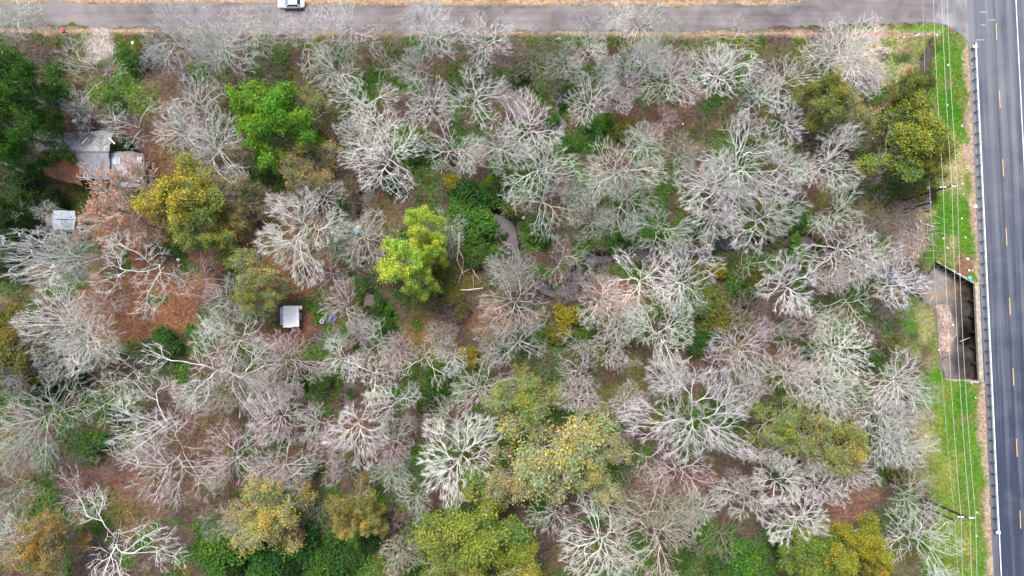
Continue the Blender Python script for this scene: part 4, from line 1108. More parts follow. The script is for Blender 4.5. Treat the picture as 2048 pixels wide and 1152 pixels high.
leafy(228, 420, 76, 12, OAKT[0], ORNG, "rust-leaved tree with pale limbs between the house and the tin shed", "oak tree", name="rust_leaved_tree", bark=(.55, .5, .44))
leafy(275, 365, 40, 9, OAKT[1], (.56, .20, .11), "smaller rust-leaved tree reaching over the house's right roof", "oak tree", name="rust_leaved_tree", bark=(.55, .5, .44))
leafy(290, 450, 46, 9, OAKT[1], (.55, .21, .09), "thin rust-leaved tree beside the ochre oak's left edge", "oak tree", name="rust_leaved_tree", bark=(.5, .46, .4))
leafy(588, 1062, 26, 7, OAKT[0], (.26, .10, .06), "brick-red leaved small tree against the golden oak", "small tree", name="rust_leaved_tree", bark=(.3, .2, .16))

# shrubs
SH = """840,292,24,G 832,312,20,G 790,375,26,B 955,392,44,E 948,450,46,F 945,482,30,F 1000,370,26,G 1070,466,24,F 1080,448,26,E 1000,515,20,G 955,510,32,G 760,612,24,G 768,650,24,E 880,760,34,E 850,795,30,G 1056,690,22,G 1000,690,16,F 1392,620,26,P
1430,645,36,O 1415,672,32,E 1390,690,24,G 1250,470,18,F 1340,502,20,G 1400,450,24,F 1450,460,20,F 1590,505,30,F 1525,475,18,G 1600,430,24,F 1718,702,32,G 1742,722,26,E 330,690,36,E 190,890,36,F 30,480,44,K 66,420,44,K 40,745,40,K 100,762,36,K 70,792,28,G
620,932,24,E 440,1098,50,F 498,1092,30,G 540,1122,44,E 602,1090,48,E 662,1122,46,E 704,1110,28,G 790,1112,30,G 418,1058,22,F 1362,1112,28,G 1482,1112,42,F 1438,1130,36,G 268,122,30,E 225,205,22,F 290,102,30,O 256,292,22,K 1255,140,20,F 1232,130,14,F
1140,292,24,F 1190,258,24,F 1212,242,16,F 1250,262,28,O 1042,155,24,G 1100,250,18,G 1098,290,16,O 905,365,18,Y 980,366,16,L 1440,540,22,Y 1132,638,34,Y 1120,668,26,O 935,714,24,Y 1790,900,18,F 1795,955,24,O 1310,140,20,F 1240,150,16,G 870,300,18,G
1510,560,26,O 1228,500,12,F 1275,525,13,O 1172,535,12,G 1110,570,12,E 1340,506,16,G 1370,520,14,F 1440,500,14,E 1500,494,14,G 1556,484,15,F 1650,490,16,E 1700,505,16,O 1060,545,14,G 975,410,16,E 1010,470,10,F 730,620,12,G 722,660,12,E 716,700,11,G 1125,210,11,E 1110,235,12,F 1132,180,11,G 1490,590,28,G 1480,640,30,O 1170,720,24,O 1190,660,20,G 640,770,26,G 600,760,22,E 520,1080,30,K 580,1130,34,K 740,1080,28,K 830,1130,30,E 860,1040,24,G 1380,1080,20,G 1560,1090,26,E 150,760,30,K 300,690,20,G 20,540,30,K 110,400,26,K 60,360,34,K
1180,370,14,F 1320,480,18,G 1260,490,16,G 1655,560,22,O 1620,700,20,F 1780,690,20,O 1500,880,20,O 1060,790,20,O 700,790,18,G 870,560,30,O 900,590,26,O 920,620,22,O 240,830,24,G 610,1040,18,E 470,1130,24,K 775,620,12,F 1090,480,18,E 1030,420,20,O""".split()
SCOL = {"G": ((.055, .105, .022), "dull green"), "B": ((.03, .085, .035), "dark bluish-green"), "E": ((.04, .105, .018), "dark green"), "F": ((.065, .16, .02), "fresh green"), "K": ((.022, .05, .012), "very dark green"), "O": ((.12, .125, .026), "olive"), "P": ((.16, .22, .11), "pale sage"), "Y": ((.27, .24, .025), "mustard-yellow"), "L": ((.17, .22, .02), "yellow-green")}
for i, t in enumerate(SH):
    a = t.split(","); px, py, r = float(a[0]), float(a[1]), float(a[2]); col, wd = SCOL[a[3]]
    h = (1.2 + r * MPP * .75) * 12 / 9
    c = np.array(col) * random.uniform(.85, 1.15)
    size = "small" if r < 22 else "medium" if r < 32 else "large"
    e = leafy(px, py, r * 1.05, h, BUSH[i % 4], tuple(c), None, "shrub", name="shrub", group="evergreen shrubs of the wood", noun="leafy shrub", desc=f"{size} {wd}", vis=.3)
    e.scale[0] *= random.uniform(.85, 1.15)

# ------------------------------------------------------------------ ground cover (nobody could count it)
g = np.random.default_rng(99)
def scatter(n):
    x = g.uniform(-97, 97, n); y = g.uniform(-54, 58, n); return x, y
A0, A1, A2 = at(1790, 70), at(1800, 600), at(1790, 1152)
def dens_mask(x, y):
    vx = np.interp(-y, [-A0.y, -A1.y, -A2.y], [A0.x, A1.x, A2.x])
    ok = (x < vx + 3 * (vnoise(x, y, 5, 3) - .5)) & (y < at(1000, 74).y) & ~inpoly(x, y, BASIN)
    for pl in (CREEK_MAIN, CREEK_B, CREEK_D, CREEK_C, HOLE, DITCH):
        d, wd = seg_dist(x, y, pl); ok &= d > wd * .6
    for (a, b, c_, d_) in [(72, 255, 295, 378), (100, 418, 168, 462), (560, 606, 610, 668), (172, 60, 226, 128)]:
        p, q = at(a, b), at(c_, d_); ok &= ~((x > p.x) & (x < q.x) & (y < p.y) & (y > q.y))
    return ok
# fallen leaves
x, y = scatter(90000); k = dens_mask(x, y) & (fbm(x, y, 5, 71) + .1 > g.random(len(x))); x, y = x[k], y[k]
col = tone(x, y)
cent = np.column_stack([x, y, height(x, y) + .03 + .06 * g.random(len(x))])
V, F, c = leaf_cloud(cent, .17, 5, .62, 1.2, .42)
o = link("leaf_litter", mesh_np("leaf_litter", V, F, M_BLADE, False, c * np.repeat(col * 1.15 + np.array((.02, .009, .004)), 4, 0))); tag(o, kind="stuff")
# low green growth where the ground is green
x, y = scatter(230000); k = dens_mask(x, y); x, y = x[k], y[k]
col = tone(x, y); gr_ = np.clip((col[:, 1] - col[:, 0] * .84) * 26, 0, 1); k = g.random(len(x)) < gr_; x, y, col = x[k], y[k], col[k]
hh = fbm(x, y, 2.2, 61)
cent = np.column_stack([x, y, height(x, y) + .05 + 2.0 * hh * hh * g.random(len(x))])
V, F, c = leaf_cloud(cent, .2, 6, .6, .6, .38)
o = link("undergrowth", mesh_np("undergrowth", V, F, M_BLADE, False, c * np.repeat(col * np.array((1.1, 1.5, .85)), 4, 0))); tag(o, kind="stuff")
# dead stems and brush
x, y = scatter(11500); k = dens_mask(x, y) & (fbm(x, y, 7, 81) > .36); x, y = x[k], y[k]
k = tone(x, y)[:, 0] < .15; x, y = x[k], y[k]
lines = []; cols = []
zz = height(x, y)
for i in range(len(x)):
    base = np.array([x[i], y[i], zz[i]]); cc = np.array((.255, .185, .172)) * (.7 + .6 * g.random()) * np.array((1, .95 + .1 * g.random(), .9 + .2 * g.random()))
    for j in range(5):
        a = g.random() * 6.28; L = .7 + 1.5 * g.random(); s = .35 + .6 * g.random()
        d = np.array([math.cos(a) * s, math.sin(a) * s, 1 - .5 * s]); m = base + d * L * .5 + g.normal(0, .08, 3); e_ = base + d * L + np.array([0, 0, -.15 * L])
        lines.append((np.array([base, m, e_]), np.array([.026, .022, .012]))); cols.append(np.tile(cc, (9, 1)))
for pl in (CREEK_MAIN, CREEK_B, CREEK_D, CREEK_C):
    for (x0, y0, w0), (x1, y1, w1) in zip(pl, pl[1:]):
        Ls = math.hypot(x1 - x0, y1 - y0)
        for q in range(int(Ls * 3)):
            t = g.random(); sd = random.choice((-1, 1)); nxv, nyv = -(y1 - y0) / Ls, (x1 - x0) / Ls; ww = (w0 + t * (w1 - w0)) * .5 + .5 + .8 * g.random()
            bx_, by_ = x0 + t * (x1 - x0) + nxv * sd * ww, y0 + t * (y1 - y0) + nyv * sd * ww
            base = np.array([bx_, by_, float(height(bx_, by_)) + .05]); cc = np.array((.34, .27, .22)) * (.6 + .6 * g.random())
            for j in range(4):
                d = np.array([-nxv * sd * .5 + g.normal(0, .6), -nyv * sd * .5 + g.normal(0, .6), .35 + .3 * g.random()]); L = .8 + 1.3 * g.random()
                lines.append((np.array([base, base + d * L * .5, base + d * L + np.array([0, 0, -.25 * L])]), np.array([.028, .024, .014]))); cols.append(np.tile(cc, (9, 1)))
V, F = polytubes(lines, 3)
o = link("brushwood", mesh_np("brushwood", V, F, M_STICK, False, np.concatenate(cols))); tag(o, kind="stuff")
# grass of the verges
n = 150000
x = g.uniform(A0.x - 12, at(1968, 600).x, n); y = g.uniform(-54, at(1000, 64).y, n)
k = ~dens_mask(x, y) & ~inpoly(x, y, BASIN); x, y = x[k], y[k]
x2 = g.uniform(-92, A0.x, 45000); y2 = g.uniform(at(1000, 120).y, at(1000, 68).y, 45000); x = np.append(x, x2); y = np.append(y, y2)
zz = height(x, y); col = tone(x, y); gg = np.clip((col[:, 1] - col[:, 0] * .75) * 12, .12, 1); k = (g.random(len(x)) < gg) & (zz > -.6); x, y, col, zz = x[k], y[k], col[k], zz[k]
m = len(x); a = g.random(m) * 6.28; L = .22 + .25 * g.random(m)
b = np.column_stack([x, y, zz - .02]); side = np.column_stack([np.cos(a), np.sin(a), np.zeros(m)]) * .035
tipd = np.column_stack([-np.sin(a) * .8 + g.normal(0, .3, m), np.cos(a) * .8 + g.normal(0, .3, m), .55 + .3 * g.random(m)]) * L[:, None]
V = np.stack([b - side, b + side, b + tipd], 1).reshape(-1, 3)
o = link("grass", mesh_np("grass", V, np.arange(3 * m).reshape(m, 3), M_BLADE, False, np.repeat(col * np.array((1.1, 1.2, .95)) * (1 + .25 * g.normal(0, 1, m))[:, None], 3, 0).clip(.01, 1))); tag(o, kind="stuff")

# ------------------------------------------------------------------ the ruined house
def slab(name, pts, th, mat, parent):
    """sheet with thickness from world points"""
    o = parent.location
    n = len(pts); V = [Vector(p) - o for p in pts]
    V2 = [v - Vector((0, 0, th)) for v in V]
    F = [tuple(range(n)), tuple(range(2 * n - 1, n - 1, -1))] + [(i, i + n, (i + 1) % n + n, (i + 1) % n) for i in range(n)]
    m = MB(); m.add(V + V2, F)
    ob = m.build(name, mat, parent)
    bm_fix(ob)
    return ob
import bmesh
def bm_fix(ob):
    bm = bmesh.new(); bm.from_mesh(ob.data); bmesh.ops.recalc_face_normals(bm, faces=bm.faces); bm.to_mesh(ob.data); bm.free()
def subdiv_slab(name, quad, nx_, ny_, th, mat, parent, amp=.06, seed=1, ragged=0.0):
    """roof sheet from four world corners, slightly buckled, edges ragged"""
    g_ = np.random.default_rng(seed); a, b, c, d = [Vector(p) for p in quad]; o = parent.location
    top_ = []
    for j in range(ny_ + 1):
        for i in range(nx_ + 1):
            u, v = i / nx_, j / ny_
            p = a.lerp(b, u).lerp(d.lerp(c, u), v) - o
            p.z += amp * (g_.random() - .5) * 2
            if i in (0, nx_) or j in (0, ny_):
                p.x += ragged * (g_.random() - .5); p.y += ragged * (g_.random() - .5)
            top_.append(p)
    W_ = nx_ + 1
    F = [(j * W_ + i, j * W_ + i + 1, (j + 1) * W_ + i + 1, (j + 1) * W_ + i) for j in range(ny_) for i in range(nx_)]
    m = MB(); m.add(top_, F); ob = m.build(name, mat, parent)
    md = ob.modifiers.new("sheet", 'SOLIDIFY'); md.thickness = th; md.offset = -1
    bm_fix(ob)
    return ob
HO = at(180, 318, 0)
house = empty("tin_roofed_house", HO); tag(house, "ruined house with patched grey tin roofs, the left slope brown with pine straw", "house")
RZ = 4.1
subdiv_slab("roof", [at(75, 303, RZ), at(216, 303, RZ), at(226, 263, 2.9), at(90, 266, 2.9)], 14, 5, .05, M_TINOLD, house, .10, 3, .5)
r2 = subdiv_slab("roof", [at(76, 304, RZ - .03), at(152, 304, RZ - .03), at(166, 373, 2.5), at(94, 352, 2.5)], 8, 6, .05, M_TINRUST, house, .05, 4, .4)
r2["label"] = "brown straw-covered left roof slope"
subdiv_slab("roof", [at(150, 304, RZ - .01), at(217, 304, RZ - .01), at(222, 358, 2.7), at(164, 358, 2.7)], 8, 5, .05, M_TIN, house, .05, 5, .25)
subdiv_slab("roof", [at(215, 307, 3.1), at(286, 305, 3.0), at(290, 356, 2.6), at(220, 358, 2.75)], 8, 5, .05, M_TIN, house, .06, 6, .3)
subdiv_slab("porch_roof", [at(238, 357, 2.5), at(289, 356, 2.5), at(290, 374, 2.2), at(240, 373, 2.2)], 5, 2, .05, M_TINPALE, house, .05, 8, .2)
MB().bar(at(75, 303, RZ + .06) - HO, at(216, 303, RZ + .06) - HO, .22, .06).build("ridge_cap", M_OLDWOOD, house)
gs = np.random.default_rng(12)
for k in range(22):                                     # loose torn sheets and boards on the upper slope
    px, py = 110 + gs.random() * 120, 264 + gs.random() * 36
    p = at(px, py, 2.95 + (py - 263) / 40 * 1.15 + .14) - HO; L = .5 + gs.random() * 1.3; a = gs.random() * 3.14
    R3 = Matrix.Rotation(a, 3, 'Z') @ Matrix.Rotation(gs.normal(0, .15), 3, 'X')
    MB().box(p, (L, .18 + gs.random() * .55, .03), M=R3).build("loose_sheet", [M_TINOLD, M_TINPALE, M_OLDWOOD, M_TIN, M_WHITE][k % 5], house)
for k, (px, py, ww, hh2, m_) in enumerate([(279, 320, .9, 1.1, M_TINPALE), (282, 362, .8, 1.4, M_GALV), (230, 322, 1.8, 1.2, M_TINPALE), (245, 340, 1.6, 1.8, M_TINOLD)]):
    p = at(px, py, 3.2 - (py - 305) / 53 * .45 + .0) - HO
    MB().box(p, (ww, hh2, .04), M=Matrix.Rotation(.05 * (k - 1), 3, 'Z') @ Matrix.Rotation(.08, 3, 'X')).build("roof_patch", m_, house)
q = [at(84, 278, 0), at(214, 278, 0), at(214, 352, 0), at(108, 352, 0)]
MB().prism([(p.x - HO.x, p.y - HO.y) for p in q][::-1], -.2, 2.4).build("wall", M_OLDWOOD, house)
q = [at(217, 310, 0), at(283, 309, 0), at(284, 352, 0), at(219, 352, 0)]
MB().prism([(p.x - HO.x, p.y - HO.y) for p in q][::-1], -.2, 2.3).build("wall", M_OLDWOOD, house)
for px, py in ((241, 371), (264, 371), (287, 371)):
    p = at(px, py, 0) - HO; MB().box((p.x, p.y, 1.0), (.12, .12, 2.3)).build("porch_post", M_OLDWOOD, house)
# black lump added to stand for the dark hole at the eave, box by the yard
def lump(name, px, py, size, mat, label, cat, z=None, seed=0, flat=.6, group=None):
    g_ = np.random.default_rng(seed + int(px * 7 + py)); bm = bmesh.new(); bmesh.ops.create_icosphere(bm, subdivisions=2, radius=1.0)
    for v in bm.verts:
        v.co *= .75 + .5 * g_.random(); v.co.x *= size[0]; v.co.y *= size[1]; v.co.z *= size[2]
    me_ = bpy.data.meshes.new(name); bm.to_mesh(me_); bm.free(); me_.materials.append(mat)
    P = at(px, py, 0); zz_ = float(height(P.x, P.y)) if z is None else z
    o_ = link(name, me_, None, (P.x, P.y, zz_ + size[2] * .7)); o_.rotation_euler = (0, 0, g_.random() * 6)
    if label: tag(o_, label, cat, group)
    return o_
lump("eave_hole_lump", 158, 361, (.75, .55, .4), M_BLACK, "black tarpaulin bundle at the lower eave of the ruined house", "dark hole")
lump("cardboard_scrap", 151, 243, (.5, .3, .12), simple("pinkish_card", (.7, .6, .56)), "pinkish-white flattened scrap above the ruined house's roof", "scrap")

# ------------------------------------------------------------------ tin shed
SO = at(130, 440, 0); shed = empty("tin_shed", SO); tag(shed, "small shed with a pale blue-grey tin roof and slatted lean-to", "shed")
subdiv_slab("roof", [at(104, 438, 2.7), at(151, 439, 2.7), at(150, 421.5, 2.35), at(106.5, 421, 2.35)], 6, 3, .04, M_TINPALE, shed, .02, 21, .06)
subdiv_slab("roof", [at(103.5, 439, 2.69), at(150, 440, 2.69), at(148.5, 460, 2.3), at(105, 458.5, 2.3)], 6, 3, .04, M_TINPALE, shed, .02, 22, .06)
q = [at(107, 424, 0), at(148, 424, 0), at(147, 456, 0), at(108, 456, 0)]
MB().prism([(p.x - SO.x, p.y - SO.y) for p in q][::-1], -.2, 2.15).build("wall", M_OLDWOOD, shed)
lt = MB().box(at(157, 444, 2.0) - SO + Vector((0, 0, -.06)), (1.25, 2.1, .05)).build("lean_to_roof", M_WOODPOST, shed)
for k in range(9):
    p = at(157.5, 431 + k * 3.1, 2.05) - SO
    MB().box(p, (1.35, .13 + .06 * (k % 3 == 0), .05), rz=random.uniform(-.06, .06)).build("slat", [M_OLDWOOD, M_WOOD, M_GREYPL][k % 3], lt)
for px, py in ((164, 433), (164, 456)):
    p = at(px, py, 0) - SO; MB().box((p.x, p.y, .9), (.1, .1, 2.0)).build("post", M_OLDWOOD, shed)

# ------------------------------------------------------------------ white roofed hut
UO = at(583, 634, 0); hut = empty("hut", UO); tag(hut, "small hut with a white flat roof and two boards leaning at its lower side", "hut")
q = [at(566.5, 612, 2.35), at(597, 611.5, 2.35), at(598, 653, 2.35), at(566.5, 654, 2.35)]
ro = slab("roof", q, .12, M_WHITE, hut)
MB().bar(at(566, 653.5, 2.4) - UO, at(584, 654, 2.4) - UO, .2, .1).build("fascia", M_WHITE, hut)
q = [at(569, 615, 0), at(600, 615, 0), at(600.5, 650, 0), at(569, 650, 0)]
M_BLUEGREY = simple("faded_blue_boards", (.34, .37, .50), .8, .2, 2)
wl = MB().prism([(p.x - UO.x, p.y - UO.y) for p in q][::-1], -.1, 2.2).build("wall", M_BLUEGREY, hut)
pz = at(602.5, 622, 1.2) - UO
MB().box(at(600.6, 633, .95) - UO, (.06, 1.3, 1.7)).build("door", M_GREYPL, hut)
MB().box(at(601, 615, 1.6) - UO, (.5, .6, .06)).build("side_shelf", M_WHITE, hut)
for x0 in (586, 594.5):
    a, b = at(x0 - 1, 652, 1.25), at(x0 + 4, 663, .12)
    d = b - a; m = MB(); sx = Vector((.30, 0, 0)); u = Vector((0, 0, .05))
    m.add([a - sx - UO, a + sx - UO, b + sx - UO, b - sx - UO, a - sx - UO - u, a + sx - UO - u, b + sx - UO - u, b - sx - UO - u], [(3, 2, 1, 0), (4, 5, 6, 7), (0, 1, 5, 4), (1, 2, 6, 5), (2, 3, 7, 6), (3, 0, 4, 7)])
    o = m.build("leaning_board", M_WOOD, None, UO)
    tag(o, "pinkish board leaning on the hut's lower side, " + ("left one" if x0 < 590 else "right one"), "board", "boards leaning on the hut")
# tubs
def pot(name, px, py, r, h, mat, label, cat, mat2=None, ring=False):
    P = at(px, py, 0); t = empty(name, (P.x, P.y, float(height(P.x, P.y)))); tag(t, label, cat)
    m = MB(); n = 20
    prof = [(r * .8, 0), (r, h), (r * 1.06, h), (r * 1.06, h + .05), (r * .9, h + .05), (r * .75, .08), (0.01, .06)] if not ring else [(r * .55, 0), (r * .9, .02), (r, h * .5), (r * .9, h), (r * .6, h), (r * .5, h * .7), (r * .5, .05)]
    V = [(q_[0] * math.cos(6.2832 * k / n), q_[0] * math.sin(6.2832 * k / n), q_[1]) for q_ in prof for k in range(n)]
    F = [(i * n + k, i * n + (k + 1) % n, (i + 1) * n + (k + 1) % n, (i + 1) * n + k) for i in range(len(prof) - 1) for k in range(n)]
    m.add(V, F); m.build("tub" if not ring else "tyre", mat, t, smooth=True)
    if mat2:
        m = MB(); V = [(a_ * r * math.cos(6.2832 * k / n), a_ * r * math.sin(6.2832 * k / n), h + .06) for a_ in (.62, 1.08) for k in range(n)]
        m.add(V, [(k, (k + 1) % n, n + (k + 1) % n, n + k) for k in range(n)]); m.build("rim", mat2, t)
    return t
pot("plastic_tub", 667, 638, .42, .5, M_BLUE, "round blue plastic tub in the leaves right of the hut", "tub")
pot("tub_with_rim", 645, 643, .36, .45, M_BLUE, "small tub with a pale rim between the hut and the blue tub", "tub", M_GREYPL)
pot("old_tyre", 1427, 597, .36, .25, M_BLACK, "dark tyre lying in the green clearing below the yellow shrub", "tyre", ring=True)
pot("dark_bucket", 587, 410, .33, .4, M_BLACK, "dark bucket at the upper edge of the long-limbed tree's clearing", "bucket")
lump("plastic_bag", 714, 456, (.35, .75, .2), M_WHITE, "white plastic bag in the brush left of the lime pines", "bag")
lump("blue_sack", 713, 464, (.4, .5, .18), M_SKYBLUE, "pale blue sack lying beside the white plastic bag", "sack")

# ------------------------------------------------------------------ the car
M_CAR = simple("white_car_paint", (.80, .80, .82), .25, .5, 1, .98, 1.02)
M_GLASS = simple("tinted_glass", (.03, .045, .07), .06, .6, 1, .95, 1.05)
M_GLASSL = simple("windscreen_glass", (.14, .22, .30), .06, .6, 1, .9, 1.1)
M_LAMP = simple("lamp_lens", (.7, .7, .72), .15, .5); M_TAIL = simple("tail_lens", (.4, .02, .02), .2, .5); M_RIM = simple("alloy", (.6, .6, .62), .35, .5)
CO = at(584.5, 9.5, 0); car = empty("parked_car", (CO.x, CO.y, .03), math.pi + .01)
tag(car, "white sedan on the side road at the photo's upper edge", "car")
st = [(-2.36, .62, .42, .72), (-2.28, .80, .28, .90), (-1.9, .88, .22, 1.0), (-1.3, .90, .2, .98), (-.4, .90, .2, .95), (.7, .90, .2, .93), (1.1, .89, .2, .92), (1.6, .88, .22, .84), (2.1, .82, .26, .72), (2.3, .68, .32, .62), (2.36, .5, .4, .52)]
V = []; n = 14
for (x, hw_, z0, z1) in st:
    for k in range(n):
        a = 2 * math.pi * k / n; ca, sa = math.cos(a), math.sin(a)
        y = hw_ * math.copysign(abs(ca) ** .45, ca); z = (z0 + z1) / 2 + (z1 - z0) / 2 * math.copysign(abs(sa) ** .5, sa)
        V.append((x, y, z))
F = [(i * n + k, i * n + (k + 1) % n, (i + 1) * n + (k + 1) % n, (i + 1) * n + k) for i in range(len(st) - 1) for k in range(n)] + [tuple(range(n))[::-1], tuple((len(st) - 1) * n + k for k in range(n))]
bd = MB().add(V, F).build("body", M_CAR, car, smooth=True); bm_fix(bd)
b0 = [(-1.85, .78), (1.05, .78)]; r0_ = [(-1.2, .60), (.2, .60)]
zb, zr = .93, 1.44
low = [(-1.85, -.78, zb), (1.05, -.80, zb), (1.05, .80, zb), (-1.85, .78, zb)]; up_ = [(-1.15, -.58, zr), (.2, -.60, zr), (.2, .60, zr), (-1.15, .58, zr)]
cb = MB().add(low + up_, [(4, 5, 6, 7), (0, 1, 5, 4), (1, 2, 6, 5), (2, 3, 7, 6), (3, 0, 4, 7)]).build("cabin", M_CAR, car, bevel=.06)
def quad_on(name, a, b, c, d, mat, off, inset=(.06, .06)):
    a, b, c, d = map(Vector, (a, b, c, d)); cen = (a + b + c + d) / 4; nrm = (b - a).cross(d - a).normalized()
    if nrm.dot(cen - Vector((-.4, 0, 1.0))) < 0: nrm = -nrm
    u0, u1, v0, v1 = inset[0], 1 - inset[0], inset[1], 1 - inset[1]
    P = [a.lerp(b, u).lerp(d.lerp(c, u), v) + nrm * off for (u, v) in ((u0, v0), (u1, v0), (u1, v1), (u0, v1))]
    P += [p - nrm * .02 for p in P]
    ob = MB().add(P, [(0, 1, 2, 3), (7, 6, 5, 4), (0, 4, 5, 1), (1, 5, 6, 2), (2, 6, 7, 3), (3, 7, 4, 0)]).build(name, mat, car); bm_fix(ob); return ob
quad_on("windscreen", low[1], low[2], up_[2], up_[1], M_GLASSL, .012, (.05, .08)); quad_on("rear_window", low[3], low[0], up_[0], up_[3], M_GLASS, .012, (.07, .1))
for s in (0, 1):
    lo = (low[0], low[1]) if s == 0 else (low[3], low[2]); upq = (up_[0], up_[1]) if s == 0 else (up_[3], up_[2])
    for (t0, t1) in ((.08, .32), (.35, .60), (.63, .93)):
        A, B_ = Vector(lo[0]).lerp(Vector(lo[1]), t0), Vector(lo[0]).lerp(Vector(lo[1]), t1); D_, C_ = Vector(upq[0]).lerp(Vector(upq[1]), t0), Vector(upq[0]).lerp(Vector(upq[1]), t1)
        quad_on("side_window", A, B_, C_, D_, M_GLASS, .014, (.02, .12))
for x in (-1.42, 1.45):
    for s in (-1, 1):
        wh = MB().tube([(x, s * .70, .32), (x, s * .74, .32), (x, s * .90, .32), (x, s * .925, .32)], [.30, .33, .33, .30], 18).build("wheel", M_BLACK, car, smooth=False)
        MB().tube([(x, s * .90, .32), (x, s * .94, .32)], [.21, .19], 14).build("rim", M_RIM, wh)
for s in (-1, 1):
    MB().box((2.18, s * .58, .62), (.22, .32, .12), rz=-s * .3).build("headlight", M_LAMP, car, bevel=.03)
    MB().box((-2.26, s * .62, .80), (.14, .3, .14), rz=s * .25).build("tail_lamp", M_TAIL, car, bevel=.03)
    MB().box((.78, s * .95, .98), (.12, .2, .14)).build("mirror", M_CAR, car, bevel=.03)
    MB().box((-.55, s * .905, .80), (.2, .02, .03)).build("door_handle", M_GALV, car)

# ------------------------------------------------------------------ stop sign
GO = at(1895, 62, 0); tp = at(1900.5, 61, 2.5); GO = Vector((tp.x, tp.y, 0))
sg = empty("stop_sign", GO, R_(192)); tag(sg, "red octagonal STOP sign on the corner where the side road meets the highway", "road sign")
MB().tube([(-.03, 0, -.3), (-.03, 0, 2.9)], .035, 8).build("post", M_GALV, sg)
def octa(r, x, th):
    P = [(0, r * math.cos(R_(22.5 + 45 * k)), r * math.sin(R_(22.5 + 45 * k))) for k in range(8)]
    return MB().add([(x, p[1], 2.5 + p[2]) for p in P] + [(x + th, p[1], 2.5 + p[2]) for p in P], [tuple(range(8))[::-1], tuple(range(8, 16))] + [(k, (k + 1) % 8, (k + 1) % 8 + 8, k + 8) for k in range(8)])
pl = octa(.50, .012, .012).build("plate", M_WHITE, sg); octa(.455, .026, .006).build("red_face", M_RED, pl)
fc = bpy.data.curves.new("stop_word", 'FONT'); fc.body = "STOP"; fc.size = .38; fc.align_x = 'CENTER'; fc.align_y = 'CENTER'; fc.extrude = .004
tmp = bpy.data.objects.new("tmp", fc); C.objects.link(tmp)
dg = bpy.context.evaluated_depsgraph_get(); lm = bpy.data.meshes.new_from_object(tmp.evaluated_get(dg)); bpy.data.objects.remove(tmp)
lm.materials.clear(); lm.materials.append(M_WHITE)
lt_ = link("lettering", lm, pl, (.038, 0, 2.5)); lt_.rotation_euler = (R_(90), 0, R_(90))

# mailbox by the drive
MO = at(136, 67, 0); mbx = empty("mailbox", MO, .1); tag(mbx, "pink-red mailbox on a post beside the gravel drive", "mailbox")
MB().box((0, 0, .5), (.1, .1, 1.2)).build("post", M_OLDWOOD, mbx)
M_PINKRED = simple("faded_red_paint", (.50, .06, .10), .5, .3)
P = [(.24 * math.cos(a), .24 * math.sin(a)) for a in np.linspace(0, math.pi, 8)]
sec = [(.24, -.22)] + P + [(-.24, -.22)]; n = len(sec)
ob = MB().add([(x, -.38, 1.3 + z) for x, z in sec] + [(x, .38, 1.3 + z) for x, z in sec], [tuple(range(n)), tuple(range(2 * n - 1, n - 1, -1))] + [(i, i + n, (i + 1) % n + n, (i + 1) % n) for i in range(n)]).build("box", M_PINKRED, mbx); bm_fix(ob)
MB().box((0, .392, 1.28), (.40, .02, .40)).build("door", M_WHITE, mbx); MB().box((.26, .1, 1.45), (.02, .06, .25)).build("flag", M_RED, mbx)

# roadside drains
def pipe(px, py, ang_, r, label, z=-.75):
    P = at(px, py, 0); t = empty("culvert", (P.x, P.y, z), ang_); tag(t, label, "culvert")
    m = MB(); n = 18
    V = []
    for (x, rr) in ((-.1, r), (2.2, r), (2.2, r * .85), (-.1, r * .85)):
        V += [(x, rr * math.cos(6.2832 * k / n), rr * math.sin(6.2832 * k / n)) for k in range(n)]
    m.add(V, [(i * n + k, i * n + (k + 1) % n, ((i + 1) % 4) * n + (k + 1) % n, ((i + 1) % 4) * n + k) for i in range(4) for k in range(n)])
    m.build("pipe", M_CONC, t, smooth=False)
    MB().box((1.0, 0, 0), (.1, r * 1.5, r * 1.5)).build("shade_plug", M_DARK, t)  # black block added to paint the shade inside the pipe
    MB().box((.15, 0, r + .12), (.3, 2.6 * r, .22)).build("headwall", M_CONC, t, bevel=.02)
    return t
pipe(1868, 72, R_(90), .42, "concrete culvert mouth in the green corner below the stop sign")
pipe(1118, 79, R_(90), .5, "concrete culvert mouth under the side road above the drain")

# ------------------------------------------------------------------ litter
WN = [0]
def litter(px, py, s=.16, m_=None, desc="white", noun="scrap of litter"):
    o_ = lump("litter_scrap", px, py, (s * 1.2, s, s * .5), m_ or M_WHITE, None, None, seed=WN[0]); WN[0] += 1
    register(o_, px, py, "tiny " + desc if s < .2 else desc, noun, "litter", "litter scraps on the verges and in the wood")
for t in [(1855, 375), (1854, 418), (1822, 460), (1886, 477), (1835, 512), (1894, 496, .13), (1935, 518, .2), (1938, 541), (1951, 413, .3), (1930, 475, .15), (1923, 437, .14), (1925, 368, .14), (1926, 388, .12), (1945, 541, .12), (1942, 765), (1951, 796, .13), (1953, 1072, .14), (1954, 1025, .14), (1896, 130, .16),
          (1808, 75, .15), (1874, 70, .15), (1046, 436, .26), (266, 86, .24), (282, 392, .3), (357, 520, .3), (1366, 248, .15), (793, 377, .13), (1924, 252, .14), (1896, 210, .12), (628, 921, .22), (1880, 700, .14), (1916, 650, .16), (1745, 277, .14), (1752, 262, .12)]:
    litter(*t)
lump("red_litter", 1815, 140, (.45, .3, .15), M_RED, "red and white crumpled wrapper in the straw of the upper verge", "litter")
o = MB().tube([(-.45, 0, .1), (.45, 0, .1)], .1, 10).build("white_pipe", M_WHITE, None, at(1834, 71)); o.rotation_euler = (0, 0, .45); tag(o, "short white pipe lying in the bright grass near the culvert mouth", "pipe")
